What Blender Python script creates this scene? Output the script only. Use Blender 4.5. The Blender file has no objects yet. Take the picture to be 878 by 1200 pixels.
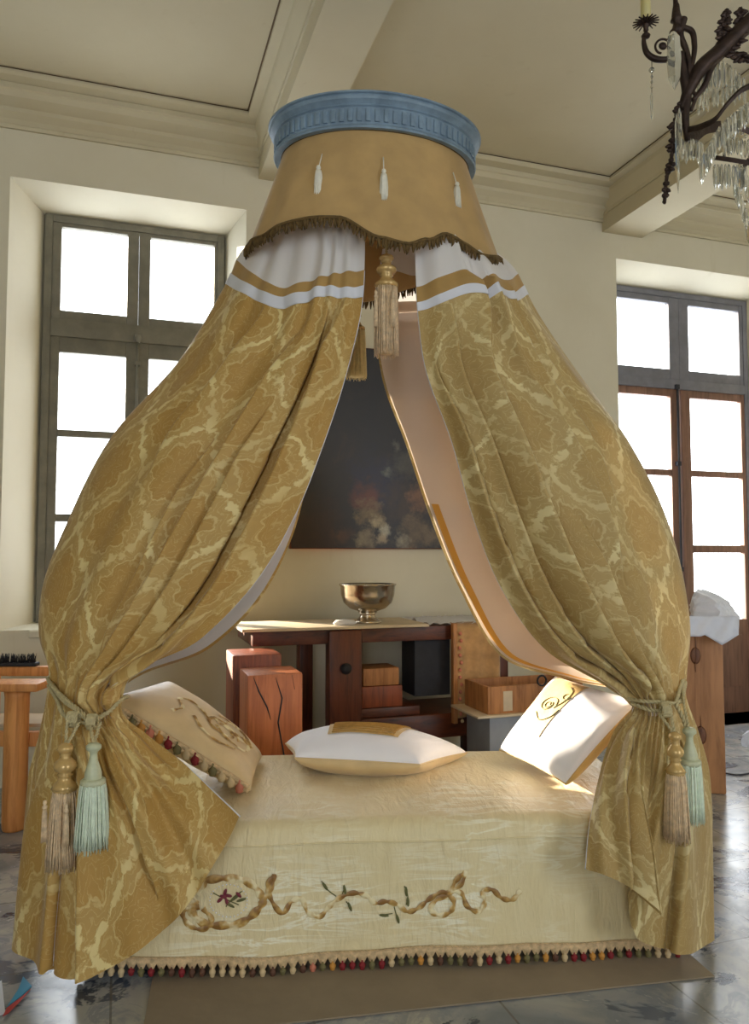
import bpy, bmesh, math, random
import numpy as np
from mathutils import Vector, Matrix
random.seed(7); rng = np.random.RandomState(5)
PI = math.pi
C = bpy.context.scene.collection
# ------------------------------------------------------------------ camera model (the photo's view)
FPX, CX, CY, HOR, CAMZ = 900.0, 439.0, 600.0, 650.0, 1.45
TH = math.atan(299/900.0); PIT = math.atan((HOR-CY)/FPX)
RT = np.array([math.cos(TH), -math.sin(TH), 0.0]); FW = np.array([math.sin(TH), math.cos(TH), 0.0])
CAM = np.array([0, 0, CAMZ])
def ray(px, py):
    a = (px-CX)/FPX; b = (CY-py)/FPX
    fwd = math.cos(PIT)-b*math.sin(PIT); up = math.sin(PIT)+b*math.cos(PIT)
    return RT*a+FW*fwd+np.array([0, 0, up]), fwd
def P(px, py, d):
    r, f = ray(px, py); return CAM+r*(d/f)
def PY(px, py, Y):
    r, f = ray(px, py); return CAM+r*(Y/r[1])
def PZ(px, py, z):
    r, f = ray(px, py); return CAM+r*((z-CAMZ)/r[2])
def L(right, d, z):
    return RT*right+FW*d+np.array([0, 0, z])

cam_d = bpy.data.cameras.new('camera'); cam = bpy.data.objects.new('camera', cam_d); C.objects.link(cam)
cam.location = (0, 0, CAMZ); cam.rotation_euler = (PI/2+PIT, 0, -TH)
cam_d.sensor_fit = 'VERTICAL'; cam_d.sensor_height = 36; cam_d.lens = 27.0; cam_d.clip_start = .05
bpy.context.scene.camera = cam

# ------------------------------------------------------------------ material helpers
def srgb(r, g, b):
    f = lambda c: (c/255/12.92) if c/255 <= .04045 else ((c/255+.055)/1.055)**2.4
    return (f(r), f(g), f(b), 1)
class NT:
    def __init__(s, name):
        s.m = bpy.data.materials.new(name); s.m.use_nodes = True; s.t = s.m.node_tree
        s.n = s.t.nodes; s.b = s.n['Principled BSDF']; s.out = s.n['Material Output']
    def node(s, typ, **kw):
        x = s.n.new(typ)
        for k, v in kw.items(): setattr(x, k, v)
        return x
    def link(s, a, b): s.t.links.new(a, b)
    def setin(s, sock, v):
        if isinstance(v, bpy.types.NodeSocket): s.link(v, sock)
        else: sock.default_value = v
    def math(s, op, a, b=None, clamp=False):
        x = s.node('ShaderNodeMath', operation=op); x.use_clamp = clamp
        s.setin(x.inputs[0], a)
        if b is not None: s.setin(x.inputs[1], b)
        return x.outputs[0]
    def vec(s, kind='Object', scale=(1, 1, 1), loc=(0, 0, 0), rot=(0, 0, 0)):
        tc = s.node('ShaderNodeTexCoord'); mp = s.node('ShaderNodeMapping')
        mp.inputs['Scale'].default_value = scale; mp.inputs['Location'].default_value = loc
        mp.inputs['Rotation'].default_value = rot
        s.link(tc.outputs[kind], mp.inputs[0]); return mp.outputs[0]
    def geo(s, scale=(1, 1, 1)):
        g = s.node('ShaderNodeNewGeometry'); mp = s.node('ShaderNodeMapping'); mp.inputs['Scale'].default_value = scale
        s.link(g.outputs['Position'], mp.inputs[0]); return mp.outputs[0]
    def noise(s, v, scale=5, detail=3, rough=.5, dist=0):
        x = s.node('ShaderNodeTexNoise'); x.inputs['Scale'].default_value = scale; x.inputs['Detail'].default_value = detail
        x.inputs['Roughness'].default_value = rough; x.inputs['Distortion'].default_value = dist
        if v is not None: s.link(v, x.inputs['Vector'])
        return x.outputs['Fac']
    def ramp(s, fac, stops, interp='LINEAR'):
        x = s.node('ShaderNodeValToRGB'); x.color_ramp.interpolation = interp
        e = x.color_ramp.elements
        while len(e) < len(stops): e.new(.5)
        for q, (p, c) in zip(e, stops):
            q.position = p; q.color = c if len(c) == 4 else (*c, 1)
        s.setin(x.inputs[0], fac); return x.outputs[0]
    def mix(s, fac, a, b, blend='MIX'):
        x = s.node('ShaderNodeMix', data_type='RGBA', blend_type=blend)
        s.setin(x.inputs[0], fac); s.setin(x.inputs[6], a); s.setin(x.inputs[7], b); return x.outputs[2]
    def bump(s, h, strength=.3, dist=.01):
        x = s.node('ShaderNodeBump'); x.inputs['Strength'].default_value = strength; x.inputs['Distance'].default_value = dist
        s.link(h, x.inputs['Height']); s.link(x.outputs[0], s.b.inputs['Normal'])
    def base(s, c): s.setin(s.b.inputs['Base Color'], c)
    def set(s, **kw):
        for k, v in kw.items(): s.setin(s.b.inputs[k.replace('_', ' ')], v)
        return s
    def translucent(s, col, fac):
        t = s.node('ShaderNodeBsdfTranslucent'); s.setin(t.inputs[0], col)
        mx = s.node('ShaderNodeMixShader'); mx.inputs[0].default_value = fac
        s.link(s.b.outputs[0], mx.inputs[1]); s.link(t.outputs[0], mx.inputs[2]); s.link(mx.outputs[0], s.out.inputs[0])

def plain(name, col, rough=.6, var=.12, scale=8, metal=0, bump=.0, bscale=40, stretch=(1, 1, 1)):
    t = NT(name); v = t.vec('Object', stretch); n = t.noise(v, scale, 4, .6)
    d = tuple(max(0, c*(1-var)) for c in col[:3])+(1,); l = tuple(min(1, c*(1+var)) for c in col[:3])+(1,)
    t.base(t.ramp(n, [(.3, d), (.7, l)])); t.set(Roughness=rough, Metallic=metal)
    if bump: t.bump(t.noise(v, bscale, 3), bump, .01)
    return t.m
def plaster(name, col, dirt, rough=.85):
    t = NT(name); g = t.geo()
    n1 = t.noise(g, 1.1, 5, .6); n2 = t.noise(g, 9, 5, .65); n3 = t.noise(t.geo((3, 3, .6)), 2.2, 5, .7)
    a = t.mix(t.math('MULTIPLY', t.ramp(n1, [(.4, (0, 0, 0)), (.75, (1, 1, 1))]), .35), col, dirt)
    a = t.mix(t.math('MULTIPLY', t.ramp(n3, [(.62, (0, 0, 0)), (.78, (1, 1, 1))]), .35), a, dirt)
    t.base(a); t.set(Roughness=rough); t.bump(n2, .12, .01); return t.m
def wood(name, dark, light, rough=.5, stretch=(14, 14, 1.2), spec=.4, crack=True):
    t = NT(name); v = t.vec('Object', stretch)
    n = t.noise(v, 2.2, 6, .65, .6); n2 = t.noise(t.vec('Object', (1.5, 1.5, .8)), 3, 3)
    c = t.ramp(n, [(.25, dark), (.55, light), (.8, tuple(min(1, x*1.15) for x in light[:3])+(1,))])
    c = t.mix(t.math('MULTIPLY', t.ramp(n2, [(.35, (0, 0, 0)), (.7, (1, 1, 1))]), .35), c, dark)
    t.base(c); t.set(Roughness=rough); t.bump(n, .25, .006); return t.m

GD, GL = srgb(178, 138, 68), srgb(216, 190, 116)
def damask(name, dark, light, trans=.12, strong=1.0, sc=(.36, .50)):
    t = NT(name); tc = t.node('ShaderNodeTexCoord'); mp = t.node('ShaderNodeMapping')
    t.link(tc.outputs['UV'], mp.inputs[0]); mp.inputs['Scale'].default_value = (1/sc[0], 1/sc[1], 1)
    def warp(src, scale, amp, det=3):
        nz = t.node('ShaderNodeTexNoise'); nz.inputs['Scale'].default_value = scale; nz.inputs['Detail'].default_value = det; nz.inputs['Roughness'].default_value = .55
        t.link(src, nz.inputs['Vector'])
        sub = t.node('ShaderNodeVectorMath', operation='SUBTRACT'); t.link(nz.outputs['Color'], sub.inputs[0]); sub.inputs[1].default_value = (.5, .5, .5)
        scn = t.node('ShaderNodeVectorMath', operation='SCALE'); t.link(sub.outputs[0], scn.inputs[0]); scn.inputs['Scale'].default_value = amp
        ad = t.node('ShaderNodeVectorMath', operation='ADD'); t.link(src, ad.inputs[0]); t.link(scn.outputs[0], ad.inputs[1]); return ad.outputs[0]
    w0 = warp(mp.outputs[0], 2.0, .24); w1 = warp(w0, 11, .10, 4)
    sp = t.node('ShaderNodeSeparateXYZ'); t.link(w1, sp.inputs[0]); x, y = sp.outputs[0], sp.outputs[1]
    s_ = t.math('ADD', x, y); d_ = t.math('SUBTRACT', x, y)
    a = t.math('ABSOLUTE', t.math('MULTIPLY', t.math('COSINE', t.math('MULTIPLY', s_, PI)), t.math('COSINE', t.math('MULTIPLY', d_, PI))))
    amin = t.math('MINIMUM', t.math('ABSOLUTE', t.math('COSINE', t.math('MULTIPLY', s_, PI))), t.math('ABSOLUTE', t.math('COSINE', t.math('MULTIPLY', d_, PI))))
    ls = t.math('SUBTRACT', t.math('FRACT', t.math('ADD', s_, .5)), .5); lt = t.math('SUBTRACT', t.math('FRACT', t.math('ADD', d_, .5)), .5)
    lx = t.math('ADD', ls, lt); ly = t.math('SUBTRACT', ls, lt)
    ang_ = t.math('ARCTAN2', lx, ly); lob = t.math('ABSOLUTE', t.math('COSINE', t.math('MULTIPLY', ang_, 4.5)))
    am = t.math('ADD', a, t.math('MULTIPLY', lob, .16))          # lobed palmette distance
    vo = t.node('ShaderNodeTexVoronoi', feature='F1'); vo.inputs['Scale'].default_value = 9; t.link(w1, vo.inputs['Vector'])
    vd = vo.outputs['Distance']
    serr = t.math('SUBTRACT', t.noise(w1, 15, 3, .6), .5)
    an = t.math('ADD', t.math('ADD', t.math('ADD', t.math('MULTIPLY', amin, .6), t.math('MULTIPLY', a, .4)), t.math('MULTIPLY', serr, .62)), t.math('MULTIPLY', t.math('SUBTRACT', vd, .4), .16))
    net = t.ramp(an, [(.075, (1, 1, 1)), (.145, (0, 0, 0))])
    patch = t.ramp(t.noise(mp.outputs[0], 1.7, 3), [(.40, (0, 0, 0)), (.62, (1, 1, 1))])
    ringd = t.math('ABSOLUTE', t.math('SUBTRACT', t.math('ADD', am, t.math('MULTIPLY', serr, .25)), .52))
    ring = t.ramp(ringd, [(.02, (1, 1, 1)), (.05, (0, 0, 0))])
    inner = t.ramp(t.math('ABSOLUTE', t.math('SINE', t.math('MULTIPLY', t.math('ADD', am, t.math('MULTIPLY', vd, .5)), 17))), [(.12, (1, 1, 1)), (.35, (0, 0, 0))])
    med = t.ramp(am, [(.50, (0, 0, 0)), (.54, (1, 1, 1))])
    m = t.math('MAXIMUM', t.math('MULTIPLY', net, t.math('ADD', .42, t.math('MULTIPLY', patch, .48))), t.math('MULTIPLY', inner, .22))
    m = t.math('MAXIMUM', m, t.math('MULTIPLY', ring, .42))
    m = t.math('ADD', m, t.math('MULTIPLY', t.math('SUBTRACT', 1.0, med), .13))
    m = t.math('MULTIPLY', m, strong, clamp=True)
    fine = t.noise(mp.outputs[0], 9, 4, .6)
    dk = t.mix(fine, tuple(c*.86 for c in dark[:3])+(1,), tuple(min(1, c*1.12) for c in dark[:3])+(1,))
    col = t.mix(m, dk, light); t.base(col)
    t.set(Roughness=t.math('SUBTRACT', .62, t.math('MULTIPLY', m, .22)), Sheen_Weight=.25, Sheen_Roughness=.4, Specular_IOR_Level=.35)
    t.bump(t.math('ADD', m, t.noise(mp.outputs[0], 4, 3)), .35, .006)
    t.translucent(col, trans); return t.m
def cloth(name, col, rough=.8, trans=.2, bump=.2, bs=6, var=.05, sheen=.2):
    t = NT(name); v = t.vec('Object'); n = t.noise(v, bs, 3)
    c = t.ramp(n, [(.3, tuple(x*(1-var) for x in col[:3])+(1,)), (.7, tuple(min(1, x*(1+var)) for x in col[:3])+(1,))])
    t.base(c); t.set(Roughness=rough, Sheen_Weight=sheen); t.bump(n, bump, .02)
    if trans: t.translucent(col, trans)
    return t.m

M = {}
M['wall'] = plaster('plaster_wall', srgb(212, 206, 186), srgb(186, 176, 148))
M['ceil'] = plaster('plaster_ceiling', srgb(198, 189, 162), srgb(176, 163, 132))
M['cornice'] = plaster('plaster_cornice', srgb(200, 192, 166), srgb(166, 150, 118))
M['line'] = plain('dark_brown_line', srgb(96, 78, 56), .9)
M['damask'] = damask('gold_damask', srgb(184, 145, 77), srgb(232, 212, 150), .05)
M['damask_r'] = damask('gold_damask_shaded', srgb(178, 149, 92), srgb(228, 212, 158), .05, .95)  # same damask for the right curtain, duller lighting put into its colours
M['gold'] = cloth('plain_gold_cloth', srgb(178, 142, 82), .7, .08, .25, 9, .10)
M['valance'] = cloth('valance_gold_cloth', srgb(192, 158, 104), .7, .05, .25, 9, .10)
M['glow'] = cloth('gold_backing_cloth', srgb(222, 168, 72), .7, .35, .2, 9, .08)
M['white'] = cloth('white_cotton', srgb(236, 234, 234), .8, .25, .15, 5, .02)
M['ribbon'] = cloth('white_ribbon', srgb(226, 228, 238), .6, .1, .1, 12, .03)
M['lining'] = cloth('blush_lining', srgb(238, 222, 206), .8, .35, .15, 4, .03)
M['pillow_gold'] = cloth('pillow_gold_cloth', srgb(206, 172, 106), .6, 0, .3, 14, .10)
M['pillow_cream'] = cloth('pillow_cream_silk', srgb(216, 190, 142), .5, 0, .25, 10, .08)
M['pillow_white'] = cloth('pillow_white_cotton', srgb(240, 240, 246), .8, 0, .35, 7, .02)
M['cord'] = plain('silver_gold_cord', srgb(190, 176, 134), .5, .2, 60)
M['silk_gold'] = plain('gold_silk', srgb(206, 172, 112), .24, .12, 40, .25)
M['silk_pale'] = plain('pale_green_silk', srgb(196, 200, 168), .35, .1, 40)
M['strand_tan'] = plain('tan_strands', srgb(222, 196, 160), .5, .25, 60)
M['strand_pale'] = plain('pale_strands', srgb(224, 236, 216), .5, .12, 60)
M['strand_cream'] = plain('cream_strands', srgb(238, 220, 160), .5, .1, 60)
M['strand_white'] = plain('white_strands', srgb(232, 228, 214), .6, .06, 60)
M['fringe'] = plain('brown_fringe', srgb(98, 76, 40), .85, .4, 60)
M['blue'] = plain('blue_paint', srgb(122, 144, 164), .55, .25, 12, 0, .2, 30)
M['bronze'] = plain('dark_bronze', srgb(60, 46, 40), .5, .35, 30, .6, .3, 50)
M['bowl'] = plain('hammered_silver', srgb(190, 178, 160), .22, .15, 10, 1.0, .15, 30)
M['red_wood'] = wood('reddish_wood', srgb(66, 26, 12), srgb(150, 74, 36), .45)
M['dark_wood'] = wood('dark_stained_wood', srgb(34, 16, 10), srgb(104, 52, 28), .4, (3, 14, 14))
M['dark_wood_v'] = wood('dark_stained_upright_wood', srgb(34, 16, 10), srgb(104, 50, 28), .4)
M['oak'] = wood('oak_beam', srgb(128, 84, 50), srgb(182, 130, 86), .55, (9, 9, .9))
M['orange_wood'] = wood('orange_wood', srgb(176, 104, 50), srgb(222, 156, 90), .5)
M['pine_top'] = plain('pale_board', srgb(206, 188, 160), .6, .1, 5)
M['grey_paint'] = plain('olive_grey_paint', srgb(116, 112, 98), .6, .18, 9, 0, .2, 30)
M['blue_grey_paint'] = plain('blue_grey_paint', srgb(112, 112, 120), .6, .15, 9, 0, .2, 30)
M['brown_frame'] = wood('brown_window_wood', srgb(88, 60, 48), srgb(134, 98, 80), .55)
M['black'] = plain('black_matter', srgb(34, 34, 40), .7, .3, 20)
M['paper'] = plain('crumpled_white_wrap', srgb(222, 226, 240), .6, .04, 10, 0, .5, 18)
M['candle'] = plain('yellow_wax', srgb(200, 188, 130), .45, .05, 5)
M['card'] = plain('grey_card', srgb(150, 154, 162), .8, .1, 6)
M['tan_wood'] = wood('tan_wood', srgb(118, 72, 38), srgb(186, 128, 76), .6)
M['textile'] = cloth('old_tan_textile', srgb(190, 148, 98), .9, 0, .6, 12, .25)
M['mat'] = plain('taupe_mat', srgb(140, 126, 106), .8, .10, 6, 0, .1, 30)
M['thread'] = None
# glass
t = NT('window_glass'); tr = t.node('ShaderNodeBsdfTransparent'); gl = t.node('ShaderNodeBsdfGlossy'); gl.inputs['Roughness'].default_value = .02
mx = t.node('ShaderNodeMixShader'); mx.inputs[0].default_value = .05
t.link(tr.outputs[0], mx.inputs[1]); t.link(gl.outputs[0], mx.inputs[2]); t.link(mx.outputs[0], t.out.inputs[0]); M['glass'] = t.m
t = NT('cut_crystal'); t.set(Base_Color=srgb(236, 238, 230), Roughness=.05, IOR=1.5)
t.b.inputs['Transmission Weight'].default_value = .85; M['crystal'] = t.m
# marble floor
t = NT('veined_marble_floor'); g = t.geo()
n1 = t.noise(g, 1.7, 5, .6, .8); n2 = t.noise(t.geo((1, 1.7, 1)), 2.6, 5, .68, .5); n3 = t.noise(g, 6.5, 5, .7, .8); n4 = t.noise(t.geo((1.3, .8, 1)), 1.1, 3)
c = t.ramp(n1, [(.32, srgb(110, 116, 124)), (.46, srgb(158, 160, 160)), (.56, srgb(182, 180, 172)), (.7, srgb(128, 126, 118))])
c = t.mix(t.math('MULTIPLY', t.ramp(n3, [(.5, (0, 0, 0)), (.56, (1, 1, 1))]), .55), c, srgb(120, 126, 134))
c = t.mix(t.ramp(n2, [(.555, (0, 0, 0)), (.585, (1, 1, 1))]), c, srgb(52, 60, 74))
c = t.mix(t.math('MULTIPLY', t.ramp(n4, [(.45, (0, 0, 0)), (.6, (1, 1, 1))]), .5), c, srgb(132, 144, 166))
br = t.node('ShaderNodeTexBrick'); br.offset = .0; br.inputs['Scale'].default_value = 1; br.inputs['Brick Width'].default_value = .6
br.inputs['Row Height'].default_value = .6; br.inputs['Mortar Size'].default_value = .004
t.link(g, br.inputs['Vector'])
c = t.mix(t.math('MULTIPLY', br.outputs['Fac'], .6), c, srgb(80, 76, 70))
t.base(c); t.set(Roughness=t.ramp(n3, [(.3, (.16, .16, .16)), (.7, (.3, .3, .3))]), Specular_IOR_Level=.7); M['floor'] = t.m
# moire bedspread
t = NT('cream_moire_silk'); v = t.vec('Object')
w = t.noise(t.vec('Object', (1.1, 3, 7)), 3.0, 4, .65, .8); w2 = t.noise(t.vec('Object', (6, 6, 1.2)), 4, 4, .6, .6)
rid = t.math('ABSOLUTE', t.math('SUBTRACT', w, .5)); rid = t.ramp(rid, [(.01, (1, 1, 1)), (.06, (0, 0, 0))])
f = t.math('MULTIPLY', rid, t.ramp(t.noise(v, 2.5, 2), [(.45, (0, 0, 0)), (.65, (1, 1, 1))]))
c = t.mix(w2, srgb(222, 204, 156), srgb(236, 222, 180)); c = t.mix(t.math('MULTIPLY', f, .8), c, srgb(250, 246, 224))
t.base(c); t.set(Roughness=.45, Specular_IOR_Level=.45, Sheen_Weight=.2)
cr_ = t.noise(t.vec('Object', (7, 2, 2)), 3, 4, .6, .8)
t.bump(t.math('ADD', cr_, t.math('MULTIPLY', w2, .3)), .55, .02); M['spread'] = t.m
# ribbon embroidery
t = NT('ribbon_embroidery'); n = t.noise(t.vec('Object'), 22, 2)
t.base(t.ramp(n, [(.38, srgb(140, 100, 48)), (.5, srgb(196, 158, 88)), (.6, srgb(238, 224, 180))])); t.set(Roughness=.4); M['thread'] = t.m
M['thread_gold'] = plain('gold_thread', srgb(176, 134, 62), .45, .25, 40)
M['thread_green'] = plain('green_thread', srgb(96, 96, 50), .6, .2, 40)
M['thread_red'] = plain('wine_thread', srgb(120, 36, 52), .6, .2, 40)
M['gimp'] = plain('pink_gold_gimp', srgb(206, 178, 136), .8, .3, 60)
BOB = [plain('bobble_cream', srgb(206, 182, 140), .7), plain('bobble_wine', srgb(130, 30, 36), .7), plain('bobble_olive', srgb(112, 104, 66), .7),
       plain('bobble_amber', srgb(196, 138, 60), .7), plain('bobble_rose', srgb(196, 120, 96), .7), plain('bobble_brown', srgb(92, 60, 44), .7)]
# painting canvas
t = NT('dark_oil_paint'); tc = t.vec('Object')
n = t.noise(tc, 3.2, 6, .65, 1.0)
c = t.ramp(n, [(.35, srgb(16, 14, 20)), (.55, srgb(28, 22, 24)), (.7, srgb(50, 34, 24))])
def blob(c, cx, cz, r, col, k=9, thr=.5, sc=(1, 1, 1)):
    s = t.node('ShaderNodeVectorMath', operation='DISTANCE'); mp = t.node('ShaderNodeMapping'); mp.inputs['Scale'].default_value = sc
    tcn = t.node('ShaderNodeTexCoord'); t.link(tcn.outputs['Object'], mp.inputs[0]); t.link(mp.outputs[0], s.inputs[0])
    s.inputs[1].default_value = (cx*sc[0], 0, cz*sc[2])
    d = t.math('ADD', s.outputs['Value'], t.math('MULTIPLY', t.math('SUBTRACT', t.noise(tc, k, 4, .7), .5), r*2.2))
    f = t.ramp(t.math('DIVIDE', d, r), [(.35, (1, 1, 1)), (1.0, (0, 0, 0))])
    return t.mix(t.math('MULTIPLY', f, t.math('ADD', .12, t.math('MULTIPLY', t.noise(tc, 22, 4, .7), 1.0))), c, tuple(q*.85 for q in col[:3])+(1,))
for (bx_, bz_, r_b, col_, kk) in ((-.05, -.22, .24, srgb(24, 26, 62), 6), (.20, -.10, .16, srgb(84, 80, 72), 9), (.10, .02, .05, srgb(120, 116, 104), 16), (.04, -.18, .05, srgb(120, 124, 110), 14), (-.12, -.36, .13, srgb(122, 62, 40), 11),
    (.22, -.40, .22, srgb(72, 52, 36), 7), (.30, -.34, .13, srgb(140, 96, 64), 12), (-.10, -.48, .12, srgb(142, 120, 80), 12), (-.04, -.54, .07, srgb(190, 172, 134), 18), (.02, -.60, .06, srgb(196, 190, 168), 16),
    (-.12, -.67, .10, srgb(150, 134, 104), 14), (.0, -.66, .06, srgb(180, 160, 128), 18), (.26, -.62, .16, srgb(118, 98, 70), 12), (.16, -.68, .07, srgb(150, 140, 118), 16), (.40, -.64, .10, srgb(128, 108, 80), 14), (-.50, -.60, .26, srgb(52, 28, 22), 6), (-.30, -.64, .09, srgb(84, 52, 34), 12)):
    c = blob(c, bx_, bz_, r_b, col_, kk)
t.base(c); t.set(Roughness=.45); M['paint'] = t.m

# ------------------------------------------------------------------ object helpers
def mesh_obj(name, verts, faces, mat, parent=None, smooth=True, uvs=None, mats=None, fmat=None):
    me = bpy.data.meshes.new(name); me.from_pydata([tuple(map(float, v)) for v in verts], [], faces); me.update()
    if mats:
        for m_ in mats: me.materials.append(m_)
        for p, k in zip(me.polygons, fmat): p.material_index = k
    else: me.materials.append(mat)
    if uvs is not None:
        ul = me.uv_layers.new(name='UVMap')
        for lp in me.loops: ul.data[lp.index].uv = uvs[lp.vertex_index]
    if smooth:
        for p in me.polygons: p.use_smooth = True
    o = bpy.data.objects.new(name, me); C.objects.link(o)
    if parent is not None: o.parent = parent
    return o
def tag(o, label, cat, group=None, kind=None):
    o['label'] = label; o['category'] = cat
    if group: o['group'] = group
    if kind: o['kind'] = kind
    return o
def thing(name, label, cat, loc=(0, 0, 0), rotz=0, group=None, rot=None):
    o = bpy.data.objects.new(name, None); C.objects.link(o); o.location = tuple(map(float, loc))
    o.rotation_euler = rot if rot else (0, 0, rotz); o.empty_display_size = .1
    return tag(o, label, cat, group)
class MB:
    def __init__(s): s.v = []; s.f = []
    def add(s, v, f):
        k = len(s.v); s.v += [tuple(map(float, q)) for q in v]; s.f += [[i+k for i in q] for q in f]; return s
    def box(s, x0, x1, y0, y1, z0, z1, bv=0.0, R=None, o=(0, 0, 0)):
        bm = bmesh.new(); bmesh.ops.create_cube(bm, size=1)
        for v in bm.verts: v.co = Vector(((x0+x1)/2+v.co.x*(x1-x0), (y0+y1)/2+v.co.y*(y1-y0), (z0+z1)/2+v.co.z*(z1-z0)))
        if bv > 0: bmesh.ops.bevel(bm, geom=bm.edges[:], offset=bv, segments=2, affect='EDGES', profile=.6)
        vs = [v.co.copy() for v in bm.verts]
        if R is not None: vs = [R@v+Vector(o) for v in vs]
        bm.verts.index_update(); s.add(vs, [[v.index for v in f.verts] for f in bm.faces]); bm.free(); return s
    def tube(s, pts, r, n=8, cap=True):
        pts = [np.array(p, float) for p in pts]; N = len(pts); rr = r if hasattr(r, '__len__') else [r]*N
        T = [pts[min(i+1, N-1)]-pts[max(i-1, 0)] for i in range(N)]; T = [q/(np.linalg.norm(q)+1e-12) for q in T]
        a = np.array([0, 0, 1.]) if abs(T[0][2]) < .9 else np.array([1., 0, 0]); u = np.cross(T[0], a); u /= np.linalg.norm(u)
        V = []
        for i in range(N):
            u = u-T[i]*np.dot(u, T[i]); u /= np.linalg.norm(u)+1e-12; w = np.cross(T[i], u)
            for k in range(n):
                an = 2*PI*k/n; V.append(pts[i]+rr[i]*(math.cos(an)*u+math.sin(an)*w))
        F = [[i*n+k, i*n+(k+1) % n, (i+1)*n+(k+1) % n, (i+1)*n+k] for i in range(N-1) for k in range(n)]
        if cap: F += [list(range(n))[::-1], [(N-1)*n+k for k in range(n)]]
        return s.add(V, F)
    def lathe(s, prof, n=24, c=(0, 0, 0), R=None, ell=(1, 1)):
        V = []
        for (r, z) in prof:
            for k in range(n):
                an = 2*PI*k/n; v = Vector((r*math.cos(an)*ell[0], r*math.sin(an)*ell[1], z))
                if R is not None: v = R@v
                V.append(v+Vector(tuple(map(float, c))))
        N = len(prof)
        F = [[i*n+k, i*n+(k+1) % n, (i+1)*n+(k+1) % n, (i+1)*n+k] for i in range(N-1) for k in range(n)]
        if prof[0][0] > 1e-6: F.append(list(range(n))[::-1])
        if prof[-1][0] > 1e-6: F.append([(N-1)*n+k for k in range(n)])
        return s.add(V, F)
    def build(s, name, mat, parent=None, smooth=True, off=None):
        v = s.v if off is None else [tuple(np.array(q)-np.array(off)) for q in s.v]
        return mesh_obj(name, v, s.f, mat, parent, smooth)
def autosmooth(o, ang=.6):
    me = o.data
    for e in me.edges: pass
    try: me.set_sharp_from_angle(angle=ang)
    except Exception: pass
    return o
def catmull(P_, n):
    """resample a list of points (K,3) to n points"""
    P_ = np.array(P_, float); K = len(P_)
    h = np.maximum(np.linalg.norm(np.diff(P_, axis=0), axis=1), 1e-6); d = np.diff(P_, axis=0)/h[:, None]
    T = np.zeros_like(P_); T[0] = d[0]; T[-1] = d[-1]
    for i in range(1, K-1): T[i] = (h[i-1]*d[i]+h[i]*d[i-1])/(h[i-1]+h[i])
    out = []
    for q in np.linspace(0, K-1, n):
        i = min(int(q), K-2); t_ = q-i; a, b_ = P_[i], P_[i+1]; m0, m1 = T[i]*h[i], T[i+1]*h[i]
        out.append((2*t_**3-3*t_**2+1)*a+(t_**3-2*t_**2+t_)*m0+(-2*t_**3+3*t_**2)*b_+(t_**3-t_**2)*m1)
    return np.array(out)
def struct(o): o['kind'] = 'structure'; return o
def rope(mb, pts, r, turns_per_m=45):
    pts = catmull(pts, max(12, len(pts)*8)); T = np.gradient(pts, axis=0); T /= np.linalg.norm(T, axis=1)[:, None]
    s_ = np.concatenate([[0], np.cumsum(np.linalg.norm(np.diff(pts, axis=0), axis=1))]); n = max(16, int(s_[-1]*turns_per_m*8))
    q = np.linspace(0, s_[-1], n); X = np.stack([np.interp(q, s_, pts[:, k]) for k in range(3)], 1)
    T = np.gradient(X, axis=0); T /= np.linalg.norm(T, axis=1)[:, None]+1e-9
    a = np.array([.3, .2, .93]); U = np.cross(T, a); U /= np.linalg.norm(U, axis=1)[:, None]+1e-9; W = np.cross(T, U)
    for ph in (0, PI):
        an = 2*PI*q*turns_per_m+ph
        mb.tube(X+(np.cos(an)[:, None]*U+np.sin(an)[:, None]*W)*r*.5, r*.62, 6)

# ================================================================== ROOM
WY, FY = 5.35, 5.75                     # wall face, window frame plane
XL, XR, YB, ZC = -3.4, 7.6, -4.2, 4.46
o1 = [PY(12, 205, WY)[0], PY(289, 250, WY)[0]]            # left opening at the wall face
i1 = [PY(53, 300, FY)[0], PY(262, 300, FY)[0]]
o2 = [PY(722, 297, WY)[0], PY(722, 297, WY)[0]+1.78]
i2 = [o2[0]+.10, o2[0]+1.70]
ZT_O, ZT_I = 3.90, 3.83
ZS1 = PY(60, 728, FY)[2]
ops = [(o1[0], o1[1], ZS1-.02, ZT_O, i1[0], i1[1], ZS1, ZT_I), (o2[0], o2[1], 0.0, ZT_O+.03, i2[0], i2[1], 0.0, ZT_I+.02)]
def wall_with_holes(axis_y, x0, x1, z1, holes, depth_y):
    xs = sorted({x0, x1, *[h[0] for h in holes], *[h[1] for h in holes]}); zs = sorted({0, z1, *[h[2] for h in holes], *[h[3] for h in holes]})
    V, F = [], []
    def quad(a, b, c, d): k = len(V); V.extend([a, b, c, d]); F.append([k, k+1, k+2, k+3])
    for i in range(len(xs)-1):
        for j in range(len(zs)-1):
            mx_, mz = (xs[i]+xs[i+1])/2, (zs[j]+zs[j+1])/2
            if any(h[0] < mx_ < h[1] and h[2] < mz < h[3] for h in holes): continue
            quad((xs[i], axis_y, zs[j]), (xs[i+1], axis_y, zs[j]), (xs[i+1], axis_y, zs[j+1]), (xs[i], axis_y, zs[j+1]))
    for (a, b, c, d, e, f, g, h) in holes:
        y = axis_y; w = depth_y
        quad((a, y, c), (a, y, d), (e, w, h), (e, w, g)); quad((b, y, c), (f, w, g), (f, w, h), (b, y, d))
        quad((a, y, d), (b, y, d), (f, w, h), (e, w, h)); quad((a, y, c), (e, w, g), (f, w, g), (b, y, c))
    return V, F
V, F = wall_with_holes(WY, XL, XR, 4.7, ops, FY)
struct(mesh_obj('wall_back', V, F, M['wall'], smooth=False))
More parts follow.
